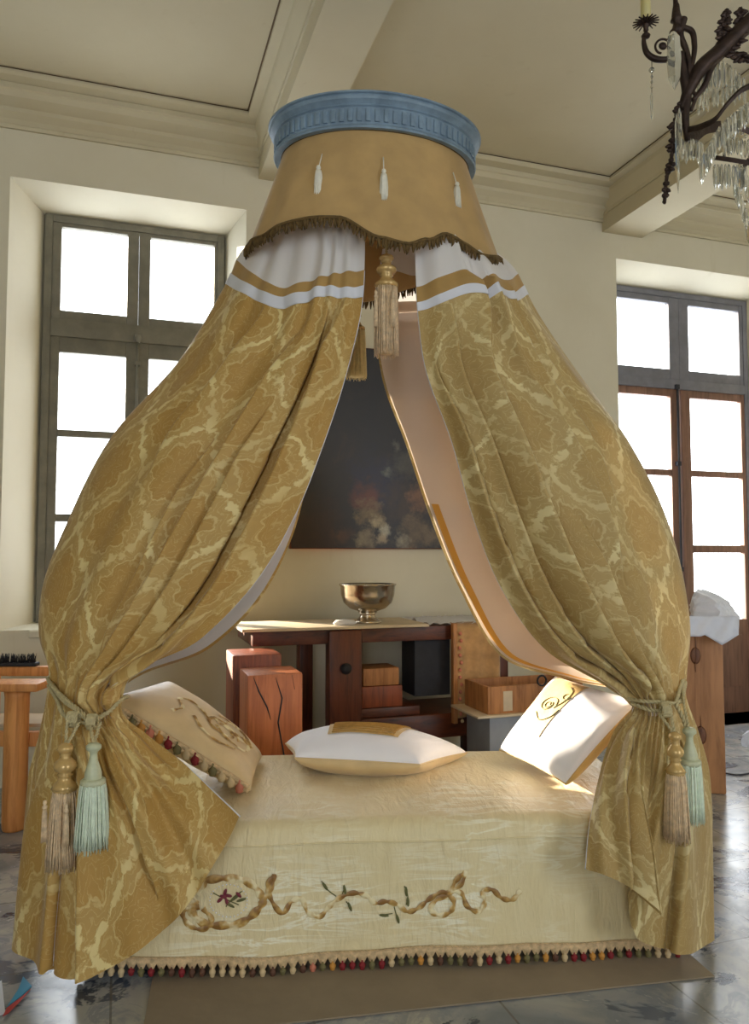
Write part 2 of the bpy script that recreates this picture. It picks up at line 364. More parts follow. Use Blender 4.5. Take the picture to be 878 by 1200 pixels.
bh = [(-2.9, -1.2, .6, 4.0), (3.4, 5.4, .6, 4.0)]  # unseen window openings behind the camera, sized and placed for front fill light
V, F = wall_with_holes(YB, XL, XR, 4.7, [(*h, h[0]+.05, h[1]-.05, h[2], h[3]) for h in bh], YB-.35)
struct(mesh_obj('wall_front', V, F, M['wall'], smooth=False))
struct(MB().box(XL-.1, XL, YB, WY, 0, 4.7).build('wall_left', M['wall'], smooth=False))
struct(MB().box(XR, XR+.1, YB, WY, 0, 4.7).build('wall_right', M['wall'], smooth=False))
struct(MB().box(XL-.1, XR+.1, YB-.4, FY+.1, -.1, 0).build('floor', M['floor'], smooth=False))
struct(MB().box(XL-.1, XR+.1, YB-.4, WY+.45, ZC, ZC+.1).build('ceiling', M['ceil'], smooth=False))
# beams and coffer mouldings
bz = PY(706, 272, WY)[2]
beams = [(-2.05, -1.74), (PY(303, 225, WY)[0], PY(354, 230, WY)[0]), (PY(706, 272, WY)[0], PY(752, 273, WY)[0]), (6.6, 6.95)]
for k, (a, b) in enumerate(beams):
    struct(MB().box(a, b, YB, WY, bz, ZC).build('ceiling_beam' if k == 0 else 'ceiling_beam.%03d' % k, M['ceil'], smooth=False))
edges = [XL]+[e for b in beams for e in b]+[XR]
n_trim = 0
for q in range(0, len(edges), 2):
    a, b = edges[q], edges[q+1]
    prof = [(0, 4.215), (.018, 4.215), (.022, 4.235), (.012, 4.245), (.03, 4.27), (.07, 4.30), (.075, 4.325), (.15, 4.355), (.17, 4.385), (.185, 4.39), (.185, 4.425), (.26, 4.43), (.28, 4.445), (.28, ZC)]
    V = []; F = []
    for x in (a, b):
        for (dy, z) in prof: V.append((x, WY-dy, z))
    n = len(prof); F = [[i, i+1, n+i+1, n+i] for i in range(n-1)]
    for (x, s) in ((a, 1), (b, -1)):
        p2 = [(0, 4.27), (.012, 4.27), (.012, 4.30), (.03, 4.34), (.055, 4.40), (.06, 4.43), (.12, 4.435), (.12, ZC)]; k0 = len(V); m_ = len(p2)
        for y in (YB, WY):
            for (dx, z) in p2: V.append((x+s*dx, y, z))
        F += [[k0+i, k0+i+1, k0+m_+i+1, k0+m_+i] for i in range(m_-1)]
    n_trim += 1; struct(mesh_obj('trim_%d' % n_trim, V, F, M['cornice'], smooth=False))
    # thin dark brown strip where the panel meets the moulding
    xa, xb, yf = a+.12, b-.12, WY-.28
    V = [(xa, yf-.012, ZC-.003), (xb, yf-.012, ZC-.003), (xb, yf, ZC-.003), (xa, yf, ZC-.003), (xb, YB, ZC-.003), (xb-.010, YB, ZC-.003), (xb-.010, yf, ZC-.003), (xb, yf, ZC-.003), (xa, YB, ZC-.003), (xa+.010, YB, ZC-.003), (xa+.010, yf, ZC-.003), (xa, yf, ZC-.003)]
    n_trim += 1; struct(mesh_obj('trim_%d' % n_trim, V, [[0, 1, 2, 3], [4, 5, 6, 7], [8, 9, 10, 11]], M['line'], smooth=False))

def window(name, x0, x1, z0, z1, cols, rows_top, rows_low, y, mt, ml, transom, slit=None, panel=None):
    fr = MB().box(x0, x0+.05, y-.03, y+.05, z0, z1, .004).box(x1-.05, x1, y-.03, y+.05, z0, z1, .004).box(x0+.05, x1-.05, y-.03, y+.05, z1-.05, z1, .004)
    fr.box(x0+.05, x1-.05, y-.035, y+.05, transom[0], transom[1], .006)
    if z0 > .2: fr.box(x0+.05, x1-.05, y-.03, y+.05, z0, z0+.04, .004)
    root = struct(autosmooth(fr.build(name, mt)))
    for sect, (za, zb, rows, mat) in enumerate(((transom[1], z1-.05, rows_top, mt), (z0+.04 if z0 > .2 else 0.01, transom[0], rows_low, ml))):
        for ci, (ca, cb) in enumerate(cols):
            la = x0+.05 if ci == 0 else (cols[0][1]+cols[1][0])/2+.008
            lb = x1-.05 if ci == 1 else (cols[0][1]+cols[1][0])/2-.008
            if sect == 0 or not slit: la -= .0075*(ci == 1); lb += .0075*(ci == 0)
            mb = MB(); e = .018
            mb.box(la, ca, y-.022, y+.03, za, zb, .005).box(cb, lb, y-.022, y+.03, za, zb, .005)
            zs = [za]+[v for r in sorted(rows) for v in r]+[zb]
            for k in range(0, len(zs), 2):
                mb.box(ca, cb, y-.020, y+.028, zs[k], zs[k+1], .004)
            s = autosmooth(mb.build('casement_sash', mat, root))
            for (ra, rb) in rows: MB().box(ca-.002, cb+.002, y-.002, y+.002, ra-.002, rb+.002).build('pane', M['glass'], s, False)
            if panel and sect == 1:
                MB().box(ca+.06, cb-.06, y-.034, y-.02, panel[0], panel[1], .006).build('wood_panel', ml, s)
    return root
zz = lambda px, py: PY(px, py, FY)[2]
xx = lambda px: PY(px, 500, FY)[0]
w1 = window('window_1', i1[0], i1[1], ZS1, ZT_I, [(xx(68), xx(146)), (xx(173), xx(248))],
            [(zz(107, 369), zz(107, 273))], [(zz(105, 506), zz(105, 417)), (zz(105, 603), zz(105, 514)), (zz(105, 700), zz(105, 612))], FY-.03, M['grey_paint'], M['grey_paint'], (zz(160, 404), zz(160, 384)))
# espagnolette rod, knob and hinges of the left window
xm = (xx(146)+xx(173))/2
b = MB().tube([(xm, FY-.075, ZS1+.05), (xm, FY-.075, zz(160, 400))], .009, 8); b.lathe([(0, -.03), (.02, -.025), (.025, 0), (.02, .025), (0, .03)], 12, (xm, FY-.08, zz(160, 400)))
for z in (1.5, 2.2, 2.8): b.box(xm-.02, xm+.02, FY-.085, FY-.05, z, z+.03, .003)
b.build('window_bolt', M['grey_paint'], w1)
w2 = window('window_2', i2[0], i2[1], 0.0, ZT_I+.02, [(i2[0]+.06, xx(782)), (xx(805), xx(864))],
            [(zz(835, 439), zz(835, 364))], [(zz(835, 553), zz(835, 470)), (zz(835, 639), zz(835, 560)), (zz(835, 726), zz(835, 648))], FY-.03, M['blue_grey_paint'], M['brown_frame'], (zz(792, 458), zz(792, 447)), slit=True, panel=(.25, zz(835, 726)-.14))
xm2 = xx(788)
b = MB().tube([(xm2, FY-.08, .9), (xm2, FY-.08, zz(792, 458))], .010, 8)
for z in (1.3, 2.25, 2.95): b.box(xm2-.02, xm2+.02, FY-.09, FY-.05, z, z+.04, .003)
b.build('window_bolt', M['black'], w2)
b = MB().box(PY(34, 738, WY)[0], o1[1]-.02, WY-.03, FY-.06, ZS1-.07, ZS1-.022, .008)
struct(b.build('trim_40', M['wall']))

# ================================================================== BED
A = PZ(108, 1141, .03); B = PZ(792, 1113, .03)
bd = (B-A); ang = math.atan2(bd[1], bd[0]); bl = float(np.linalg.norm(bd[:2]))
ex = np.array([math.cos(ang), math.sin(ang), 0]); ey = np.array([-math.sin(ang), math.cos(ang), 0])
ORG = A-ex*.06; ORG[2] = 0; BL = bl+.08; BD = 1.02; BH = .50
bed = thing('daybed', 'daybed under a cream moire bedspread with embroidered front and bobble hem', 'bed', ORG, ang)
def bedw(x, y, z): return ORG+ex*x+ey*y+np.array([0, 0, z])
def front_y(z): return .045*(z/BH)          # slight outward flare towards the hem
def on_front(px, py, off=.004):
    """pixel to bed-local point on the front drop"""
    r, f = ray(px, py); y = .02
    for _ in range(3):
        n = ey; t_ = np.dot(ORG+ey*y-CAM, n)/np.dot(r, n); p = CAM+r*t_; y = front_y(p[2])+fw(np.dot(p-ORG, ex), p[2])
    return (float(np.dot(p-ORG, ex)), float(y-off), float(p[2]))
def fw(x, z):
    k = max(0, 1-z/BH); return k*(.010*math.sin(x*7+1)+.006*math.sin(x*17))
MB().box(.05, BL-.05, .10, BD-.06, .10, .28, .02).build('bed_base', M['dark_wood'], bed)
MB().box(.03, BL-.03, .07, BD-.03, .28, BH-.012, .05).build('mattress', M['pillow_white'], bed)
for (x, y) in ((.12, .16), (BL-.12, .16), (.12, BD-.12), (BL-.12, BD-.12)):
    MB().box(x-.03, x+.03, y-.03, y+.03, 0, .10, .005).build('leg', M['dark_wood'], bed)
HEMZ = .055
def hemz(x): return HEMZ+.006*math.sin(x*5.5+.5)
# bedspread surface: profile front-hem -> top -> back-hem, plus ends rolled the same way
prof = []
r_ = .055
for k in range(22): prof.append(('f', k/21))
NXB = 160; rowsV = []
for i in range(NXB+1):
    s = i/NXB
    row = []
    # rounded ends in x
    x = s*BL
    for k in range(22):
        z = hemz(x)+(BH-r_-hemz(x))*k/21; row.append((x, front_y(z)+fw(x, z), z))
    for k in range(1, 9):
        a = PI/2*k/8; row.append((x, front_y(BH)+r_-r_*math.cos(a), BH-r_+r_*math.sin(a)))
    for k in range(1, 24):
        y = front_y(BH)+r_+(BD-2*r_-front_y(BH))*k/24
        row.append((x, y, BH+.004*math.sin(x*9+y*5)+.003*math.sin(x*23-y*11)))
    for k in range(0, 9):
        a = PI/2*k/8; row.append((x, BD-r_+r_*math.sin(a), BH-r_+r_*math.cos(a)))
    for k in range(1, 12): row.append((x, BD, (BH-r_)*(1-k/11)+.05*k/11))
    rowsV.append(row)
nr = len(rowsV[0]); V = [p for r in rowsV for p in r]; F = [[i*nr+k, (i+1)*nr+k, (i+1)*nr+k+1, i*nr+k+1] for i in range(NXB) for k in range(nr-1)]
F += [list(range(nr)), [NXB*nr+k for k in range(nr)][::-1]]
spread = mesh_obj('bedspread', V, F, M['spread'], bed)
autosmooth(spread, .9)
# seam welt along top front edge
MB().tube([(x, front_y(BH-.07)-.003, BH-.075+.002*math.sin(x*9)) for x in np.linspace(.01, BL-.01, 60)], .003, 6).build('seam', M['spread'], spread)
# gimp: scalloped braid + bobbles
gv, gf = [], []
NG = 62; step = BL/NG
for i in range(NG*8+1):
    x = i*step/8; ph = (x/step) % 1; z0 = hemz(x); y = front_y(z0)+fw(x, z0)-.006
    d = .030*(1-abs(2*ph-1))**.9
    gv += [(x, y, z0+.012), (x, y-.004, z0+.004), (x, y-.002, z0-.004-d), (x, y+.003, z0-.002-d)]
for i in range(NG*8):
    for k in range(3): gf.append([i*4+k, (i+1)*4+k, (i+1)*4+k+1, i*4+k+1])
mesh_obj('gimp_trim', gv, gf, M['gimp'], spread)
rope_mb = MB(); rope(rope_mb, [(x, front_y(hemz(x))+fw(x, hemz(x))-.007, hemz(x)+.014) for x in np.linspace(.0, BL, 40)], .0035, 40)
rope_mb.build('braid', M['gimp'], spread)
bob_me = {}
for i in range(NG):
    x = (i+.5)*step; z0 = hemz(x)-.022; y = front_y(z0)+fw(x, z0)-.006
    k = random.choice([0, 0, 0, 1, 1, 2, 2, 3, 4, 5])
    if k not in bob_me:
        o = MB().lathe([(0, .004), (.0035, 0), (.003, -.004), (.009, -.008), (.012, -.015), (.011, -.022), (.008, -.026), (.009, -.030), (.007, -.033), (0, -.035)], 10).build('bobble', BOB[k], spread); bob_me[k] = o
    else: o = bob_me[k].copy(); C.objects.link(o); o.parent = spread
    o.location = (x, y, z0+.006); o.scale = (1, 1, random.uniform(.85, 1.05)*.95)
# embroidery on the front
def strip(mb, pts, w, wmin=.35, freq=9, off=.004):
    """flat twisting ribbon along pixel path -> bed front"""
    q = catmull([(p[0], p[1], 0) for p in pts], len(pts)*7); loc = np.array([on_front(a, b_, off) for a, b_, _ in q])
    T = np.gradient(loc, axis=0); V = []; n = len(loc)
    for i in range(n):
        tt = T[i]/(np.linalg.norm(T[i])+1e-9); nn = np.array([-tt[2], 0, tt[0]]); ww = 1.2*w*(wmin+(1-wmin)*abs(math.cos(i/n*freq*PI)))
        V += [tuple(loc[i]+nn*ww+np.array([0, .001, 0])), tuple(loc[i]+np.array([0, -.003, 0])), tuple(loc[i]-nn*ww+np.array([0, .001, 0]))]
    F = []
    for i in range(n-1): F += [[i*3, i*3+1, i*3+4, i*3+3], [i*3+1, i*3+2, i*3+5, i*3+4]]
    mb.add(V, F)
emb = MB()
strip(emb, [(223, 1050), (232, 1036), (250, 1030), (272, 1029), (292, 1034), (305, 1048), (308, 1056), (300, 1068), (285, 1080), (262, 1084), (240, 1082), (226, 1070), (222, 1052)], .013, .5, 12)
strip(emb, [(232, 1060), (216, 1050), (222, 1032), (236, 1024), (240, 1034), (232, 1048)], .008, .5, 5)
strip(emb, [(234, 1062), (214, 1068), (220, 1082), (240, 1088), (248, 1078), (238, 1064)], .009, .5, 5)
strip(emb, [(232, 1058), (215, 1040), (208, 1055), (230, 1062)], .006, .5, 5)
strip(emb, [(309, 1054), (318, 1040), (321, 1026), (314, 1036), (318, 1054), (332, 1070), (342, 1056), (352, 1052), (362, 1070), (374, 1074), (386, 1062), (398, 1052), (415, 1046), (430, 1050), (440, 1058), (452, 1056), (466, 1060), (478, 1068), (490, 1064), (502, 1054), (516, 1046), (528, 1044), (540, 1036), (545, 1022), (534, 1032), (526, 1048), (512, 1054), (504, 1066), (514, 1072), (528, 1068), (532, 1056), (522, 1046)], .0085, .45, 34)
strip(emb, [(528, 1044), (540, 1046), (548, 1062), (562, 1068), (568, 1056), (566, 1044), (576, 1042), (588, 1052), (600, 1054), (608, 1046), (611, 1041)], .0085, .45, 11)
emb.build('embroidery', M['thread'], spread)
em = MB()
def stitch_line(mb, pts, r=.0018): mb.tube([on_front(a, b_, .003) for a, b_, _ in catmull([(p[0], p[1], 0) for p in pts], len(pts)*5)], r, 5)
for pts in ([(377, 1032), (384, 1042), (394, 1050)], [(404, 1040), (400, 1050)], [(406, 1056), (411, 1064)], [(474, 1038), (478, 1050), (476, 1060)], [(446, 1072), (460, 1070)], [(462, 1062), (466, 1078)], [(250, 1046), (262, 1052), (280, 1060)], [(265, 1062), (275, 1050), (284, 1044)]):
    stitch_line(em, pts)
def leaf(mb, cx, cy, ang_, l, w):
    p = [on_front(cx+math.cos(ang_)*l*math.cos(a)-math.sin(ang_)*w*math.sin(a), cy+math.sin(ang_)*l*math.cos(a)+math.cos(ang_)*w*math.sin(a), .005) for a in np.linspace(0, 2*PI, 10, endpoint=False)]
    c = on_front(cx, cy, .008); mb.add(p+[c], [[i, (i+1) % 10, 10] for i in range(10)])
for (x, y, a) in ((381, 1038, 1.0), (404, 1042, 1.4), (410, 1062, 1.2), (476, 1044, 1.5), (450, 1072, .1), (466, 1076, 1.3), (478, 1056, 1.5), (275, 1052, -.6), (270, 1060, .5), (283, 1054, -.3)): leaf(em, x, y, a, 6, 1.8)
em.build('embroidery_leaf', M['thread_green'], spread)
fl = MB()
for (x, y, a) in ((262, 1050, .3), (266, 1056, 1.3), (258, 1054, 2.4), (264, 1045, 1.9), (268, 1049, .2), (280, 1048, .8)): leaf(fl, x, y, a, 4.5, 2)
fl.build('embroidery_flower', M['thread_red'], spread)
pe = MB()
for a in np.linspace(0, 2*PI, 30, endpoint=False):
    p = on_front(268+22*math.cos(a), 1055+19*math.sin(a), .004); pe.lathe([(0, -.003), (.003, 0), (0, .003)], 6, p)
pe.build('pearl_ring', M['pillow_white'], spread)

# floor mat under the bed
q = [PZ(160, 1152, 0), PZ(150, 1215, 0), PZ(832, 1148, 0), PZ(815, 1080, 0)]
mo = PZ(165, 1220, 0); mo2 = PZ(838, 1146, 0); mang = math.atan2(mo2[1]-mo[1], mo2[0]-mo[0])
mat_o = tag(MB().box(0, float(np.linalg.norm((mo2-mo)[:2])), 0, .9, 0, .006, .002).build('floor_mat', M['mat']), 'plain taupe floor mat lying under the front of the daybed', 'mat')
mat_o.location = (*mo[:2], 0.001); mat_o.rotation_euler = (0, 0, mang)

# ================================================================== CURTAINS
def grid_from_rows(rows, NU, NV):
    R_ = np.array([catmull([P(*p) for p in row], NU) for row in rows])          # K x NU x 3
    G = np.stack([catmull(R_[:, j], NV) for j in range(NU)], 1)                   # NV x NU x 3
    return G
def normals(G):
    du = np.gradient(G, axis=1); dv = np.gradient(G, axis=0); n = np.cross(du, dv); n /= np.linalg.norm(n, axis=2)[:, :, None]+1e-9; return n
AMP, SHF = 2.9, 2.4
def build_curtain(root, rows, creases, sign, rband, mat, small, rear_strip=None, front_sign=1, seed=1, lin_mat=None, low_lining=False):
    NU, NVK = 420, 24
    K = len(rows); NV = (K-1)*NVK+1; G = grid_from_rows(rows, NU, NV)
    n = normals(G)
    # outward = away from curtain axis (mean of row)
    cen = G.mean(axis=1, keepdims=True); s = np.sign(np.sum(n*(G-cen), axis=2).mean()); n = n*s
    u = np.linspace(0, 1, NU)[None, :]; v = np.linspace(0, K-1, NV)[:, None]
    r = np.random.RandomState(seed); D = np.zeros((NV, NU)); Sh = np.zeros((NV, NU))
    for (u0, A_, w, sg, va, vb, drift) in creases:
        uu = u-(u0+drift*np.sin(v*.9+u0*20)); w = w*1.15; t_ = uu/w
        prof_ = np.where(uu < 0, np.exp(-np.abs(t_)), -np.exp(-np.abs(t_)*1.0))*sg
        prof_ = prof_*np.tanh(np.abs(uu)/.0035)
        env = np.clip((v-va)/.7, 0, 1)*np.clip((vb-v)/.7, 0, 1)
        D += A_*prof_*env*AMP
        D -= A_*1.6*np.exp(-((uu-sg*.005)/.005)**2)*env
        raised = (uu < 0) if sg > 0 else (uu > 0)
        Sh += np.where(raised, np.exp(-np.abs(uu)/(w*.6)), 0)*A_*env*sg*SHF
    for (fr, am, va, vb) in small:
        env = np.clip((v-va)/.8, 0, 1)*np.clip((vb-v)/.8, 0, 1); ph = r.rand()*6
        D += am*np.sin(2*PI*fr*u+ph+1.2*np.sin(2*PI*u*2.3+ph)+.5*np.sin(v*.8+ph))*env
    tu = np.gradient(G, axis=1); tu /= np.linalg.norm(tu, axis=2)[:, :, None]+1e-9
    G2 = G+n*D[:, :, None]+tu*Sh[:, :, None]
    # smooth the worst spikes
    for _ in range(1): G2[1:-1, 1:-1] = .5*G2[1:-1, 1:-1]+.125*(G2[:-2, 1:-1]+G2[2:, 1:-1]+G2[1:-1, :-2]+G2[1:-1, 2:])
    n2 = normals(G2)*s
    for _ in range(3): n2[1:-1, 1:-1] = .4*n2[1:-1, 1:-1]+.15*(n2[:-2, 1:-1]+n2[2:, 1:-1]+n2[1:-1, :-2]+n2[1:-1, 2:])
    # uv from lengths
    wide = max(range(K), key=lambda k: np.linalg.norm(np.diff(G[k*NVK], axis=0), axis=1).sum() if k < K-3 else 0)
    U = np.concatenate([[0], np.cumsum(np.linalg.norm(np.diff(G[wide*NVK], axis=0), axis=1))])
    Vl = np.concatenate([[0], np.cumsum(np.linalg.norm(np.diff(G, axis=0), axis=2).mean(axis=1))])
    def part(name, va, vb, mt, ua=0, ub=1, off=0.0, parent=root, step=1):
        ia, ib = int(round(va*NVK)), int(round(vb*NVK)); ja, jb = int(ua*(NU-1)), int(ub*(NU-1))
        X = (G2+n2*off)[ia:ib+1:step, ja:jb+1:step]; a, b_ = X.shape[:2]
        uv = [(U[ja+j*step], -Vl[ia+i*step]) for i in range(a) for j in range(b_)]
        F = [[i*b_+j, i*b_+j+1, (i+1)*b_+j+1, (i+1)*b_+j] for i in range(a-1) for j in range(b_-1)]
        return mesh_obj(name, X.reshape(-1, 3)-np.array(root.location), F, mt, parent, True, uv)
    h = part('header', 0, rband[0], M['white'])
    part('gold_band', rband[0], rband[1], M['gold'])
    part('ribbon_stripe', rband[1], rband[2], M['ribbon'], off=.003)
    pn = part('drape', rband[2], K-1, mat)
    part('lining', 10.3, K-1-(.02), lin_mat or M['lining'], ua=.47, ub=.998, off=-.009, step=2)
    part('lining', rband[0], 10.3, lin_mat or M['lining'], ua=.006, ub=(.998 if rear_strip else .999), off=-.009, step=2)
    if rear_strip: part('gold_border', 5.8, K-5, M['glow'], ua=rear_strip, ub=.999, off=-.014, step=2)
    # piping along the leading edge
    e = G2[int(rband[0]*NVK)::3, 0]+n[int(rband[0]*NVK)::3, 0]*-.006
    MB().tube([p-np.array(root.location) for p in e], .0035, 6).build('edge_piping', M['ribbon'], root)
    return G2, n, NVK
lroot = thing('curtain', 'gold damask curtain with white lining at the left end of the daybed', 'curtain', P(60, 1100, 2.85)*np.array([1, 1, 0]), 0, 'damask bed curtains')
Lrows = [
 [(428, 235, 3.03), (408, 235, 3.03), (388, 236, 3.04), (368, 238, 3.06), (350, 240, 3.11), (333, 248, 3.20), (322, 262, 3.30), (345, 282, 3.46), (412, 295, 3.56)],
 [(427, 317, 2.96), (405, 319, 2.95), (383, 323, 2.95), (360, 330, 2.98), (332, 337, 3.01), (300, 323, 3.10), (279, 306, 3.30), (315, 340, 3.55), (405, 350, 3.66)],
 [(426, 335, 2.95), (404, 337, 2.94), (380, 335, 2.94), (356, 342, 2.97), (330, 347, 3.00), (296, 335, 3.09), (273, 322, 3.30), (310, 350, 3.55), (402, 362, 3.67)],
 [(425, 348, 2.95), (402, 349, 2.94), (378, 347, 2.94), (355, 355, 2.96), (330, 361, 2.99), (290, 346, 3.08), (267, 334, 3.30), (308, 362, 3.55), (400, 372, 3.68)],
 [(408, 430, 2.92), (376, 434, 2.90), (348, 434, 2.90), (318, 434, 2.92), (286, 434, 2.95), (248, 428, 3.04), (213, 420, 3.26), (290, 440, 3.55), (385, 450, 3.70)],
 [(379, 520, 2.89), (342, 522, 2.87), (302, 523, 2.86), (262, 522, 2.87), (218, 520, 2.90), (170, 518, 3.00), (124, 520, 3.22), (230, 530, 3.52), (365, 540, 3.70)],
 [(345, 605, 2.86), (302, 607, 2.83), (258, 608, 2.82), (212, 608, 2.83), (165, 606, 2.87), (118, 604, 2.97), (81, 608, 3.19), (190, 620, 3.48), (340, 635, 3.68)],
 [(299, 682, 2.83), (255, 688, 2.79), (212, 690, 2.78), (170, 691, 2.79), (128, 690, 2.83), (84, 690, 2.94), (51, 690, 3.14), (140, 700, 3.42), (303, 705, 3.55)],
 [(238, 745, 2.81), (200, 752, 2.77), (166, 756, 2.76), (133, 757, 2.77), (100, 755, 2.81), (68, 752, 2.90), (48, 745, 3.06), (100, 755, 3.28), (246, 760, 3.35)],
 [(146, 806, 2.80), (128, 812, 2.76), (116, 815, 2.75), (103, 815, 2.75), (90, 812, 2.77), (72, 802, 2.85), (60, 790, 2.98), (80, 795, 3.08), (140, 808, 3.05)],
 [(142, 832, 2.79), (128, 836, 2.74), (116, 838, 2.725), (103, 838, 2.725), (88, 836, 2.74), (70, 828, 2.82), (57, 815, 2.96), (75, 815, 3.06), (125, 826, 3.03)],
 [(172, 862, 2.78), (152, 874, 2.70), (136, 882, 2.67), (116, 886, 2.66), (92, 884, 2.67), (66, 874, 2.76), (48, 860, 2.95), (58, 856, 3.08), (92, 856, 3.12)],
 [(218, 897, 2.72), (194, 930, 2.64), (170, 950, 2.60), (138, 960, 2.58), (98, 962, 2.58), (58, 948, 2.70), (36, 930, 2.93), (44, 920, 3.08), (66, 915, 3.18)],
 [(252, 930, 2.64), (226, 978, 2.59), (194, 1016, 2.565), (148, 1040, 2.55), (96, 1050, 2.54), (48, 1036, 2.67), (28, 1005, 2.91), (36, 990, 3.06), (52, 980, 3.18)],
 [(279, 957, 2.59), (246, 1022, 2.565), (207, 1076, 2.545), (152, 1120, 2.53), (94, 1150, 2.515), (36, 1124, 2.65), (23, 1092, 2.86), (32, 1070, 3.02), (48, 1050, 3.16)],
]
Lcre = [(.115, .020, .035, 1, 3.0, 10.2, .004), (.34, .018, .04, 1, 3.4, 10.2, .006), (.275, .012, .03, 1, 4.5, 10.0, .004), (.20, .008, .03, -1, 3, 8, .004), (.42, .008, .04, 1, 4.8, 8.5, .006),
        (.55, .010, .03, 1, 3, 5.5, .004), (.50, .010, .04, 1, 11, 15, .003), (.58, .010, .03, -1, 11.2, 15, .003), (.30, .010, .05, 1, 10.6, 13.5, .01), (.68, .008, .04, 1, 11.5, 15, .004)]
GL_, nL, NVK = build_curtain(lroot, Lrows, Lcre, 1, (1, 2, 3), M['damask'], [(9, .007, -1, 5), (5, .009, 3, 9), (16, .007, 8, 12.5), (7, .014, 11, 16)], seed=3, lin_mat=M['white'])

rroot = thing('curtain.001', 'gold damask curtain panel at the right end of the daybed, blush lining showing inside', 'curtain', P(810, 1100, 2.9)*np.array([1, 1, 0]), 0, 'damask bed curtains')
Rrows = [
 [(486, 240, 3.03), (502, 240, 3.04), (519, 242, 3.06), (534, 254, 3.12), (546, 267, 3.21), (554, 275, 3.30), (560, 281, 3.42), (528, 280, 3.55), (448, 292, 3.62)],
 [(488, 337, 2.96), (516, 326, 2.95), (543, 317, 2.97), (555, 330, 3.02), (579, 321, 3.04), (592, 329, 3.14), (606, 322, 3.34), (575, 345, 3.62), (440, 355, 3.74)],
 [(489, 355, 2.95), (517, 345, 2.94), (547, 335, 2.96), (558, 345, 3.01), (585, 334, 3.03), (596, 343, 3.13), (613, 335, 3.34), (580, 355, 3.62), (440, 368, 3.75)],
 [(490, 365, 2.95), (519, 355, 2.94), (550, 345, 2.96), (561, 354, 3.01), (589, 344, 3.03), (600, 352, 3.13), (618, 345, 3.34), (585, 365, 3.62), (440, 378, 3.75)],
 [(498, 427, 2.93), (524, 424, 2.92), (553, 422, 2.93), (580, 422, 2.97), (608, 420, 3.01), (638, 418, 3.12), (670, 424, 3.34), (620, 440, 3.66), (447, 440, 3.80)],
 [(530, 520, 2.93), (560, 518, 2.91), (594, 516, 2.91), (630, 514, 2.93), (668, 512, 2.98), (706, 510, 3.09), (736, 517, 3.32), (680, 530, 3.66), (476, 522, 3.82)],
 [(554, 605, 2.93), (590, 604, 2.90), (630, 603, 2.89), (670, 602, 2.90), (712, 600, 2.95), (750, 600, 3.06), (779, 605, 3.28), (720, 620, 3.62), (505, 608, 3.82)],
 [(588, 690, 2.94), (628, 690, 2.90), (668, 690, 2.88), (708, 690, 2.89), (746, 689, 2.93), (778, 688, 3.03), (802, 690, 3.22), (750, 705, 3.55), (539, 690, 3.78)],
 [(640, 762, 2.95), (674, 757, 2.90), (706, 756, 2.87), (736, 757, 2.87), (764, 757, 2.90), (790, 754, 2.98), (808, 748, 3.13), (770, 760, 3.40), (590, 772, 3.62)],
 [(715, 806, 2.95), (735, 805, 2.91), (750, 805, 2.89), (763, 805, 2.885), (778, 803, 2.90), (792, 798, 2.96), (803, 790, 3.06), (790, 795, 3.20), (668, 795, 3.35)],
 [(742, 826, 2.94), (752, 829, 2.90), (761, 830, 2.88), (771, 830, 2.875), (782, 828, 2.89), (793, 822, 2.95), (802, 812, 3.04), (790, 812, 3.14), (752, 818, 3.12)],
 [(722, 856, 2.94), (738, 862, 2.87), (756, 866, 2.84), (768, 868, 2.85), (784, 868, 2.85), (802, 864, 2.92), (816, 856, 3.04), (806, 856, 3.16), (780, 858, 3.20)],
 [(700, 915, 2.86), (724, 920, 2.79), (758, 925, 2.76), (758, 930, 2.79), (780, 930, 2.78), (808, 926, 2.86), (828, 915, 3.00), (824, 912, 3.14), (805, 912, 3.24)],
 [(690, 970, 2.75), (722, 980, 2.70), (770, 990, 2.67), (748, 985, 2.735), (766, 1008, 2.715), (806, 1010, 2.78), (831, 995, 2.95), (828, 985, 3.10), (815, 980, 3.22)],
 [(687, 1018, 2.69), (728, 1034, 2.66), (779, 1073, 2.64), (739, 1046, 2.715), (746, 1098, 2.695), (800, 1116, 2.72), (832, 1106, 2.86), (830, 1088, 3.02), (818, 1070, 3.15)],
]
Rcre = [(.065, .014, .03, 1, 4, 10.2, .006), (.28, .020, .035, 1, .9, 9.5, .006), (.16, .012, .04, 1, 3, 9, .006), (.46, .016, .04, 1, .9, 7, .008), (.39, .014, .03, 1, 6, 10.2, .004), (.56, .012, .03, 1, 3, 6, .006), (.62, .01, .03, 1, 1, 5, .006),
        (.14, .012, .05, 1, 10.6, 14.5, .006), (.60, .010, .04, -1, 10.8, 15, .004), (.92, .012, .03, 1, 4, 9, .004)]
GR_, nR, NVK = build_curtain(rroot, Rrows, Rcre, 1, (1, 2, 3), M['damask_r'], [(8, .007, -1, 5), (5, .009, 3, 9), (16, .007, 8, 12.5), (7, .011, 11, 16)], rear_strip=.991, seed=5)

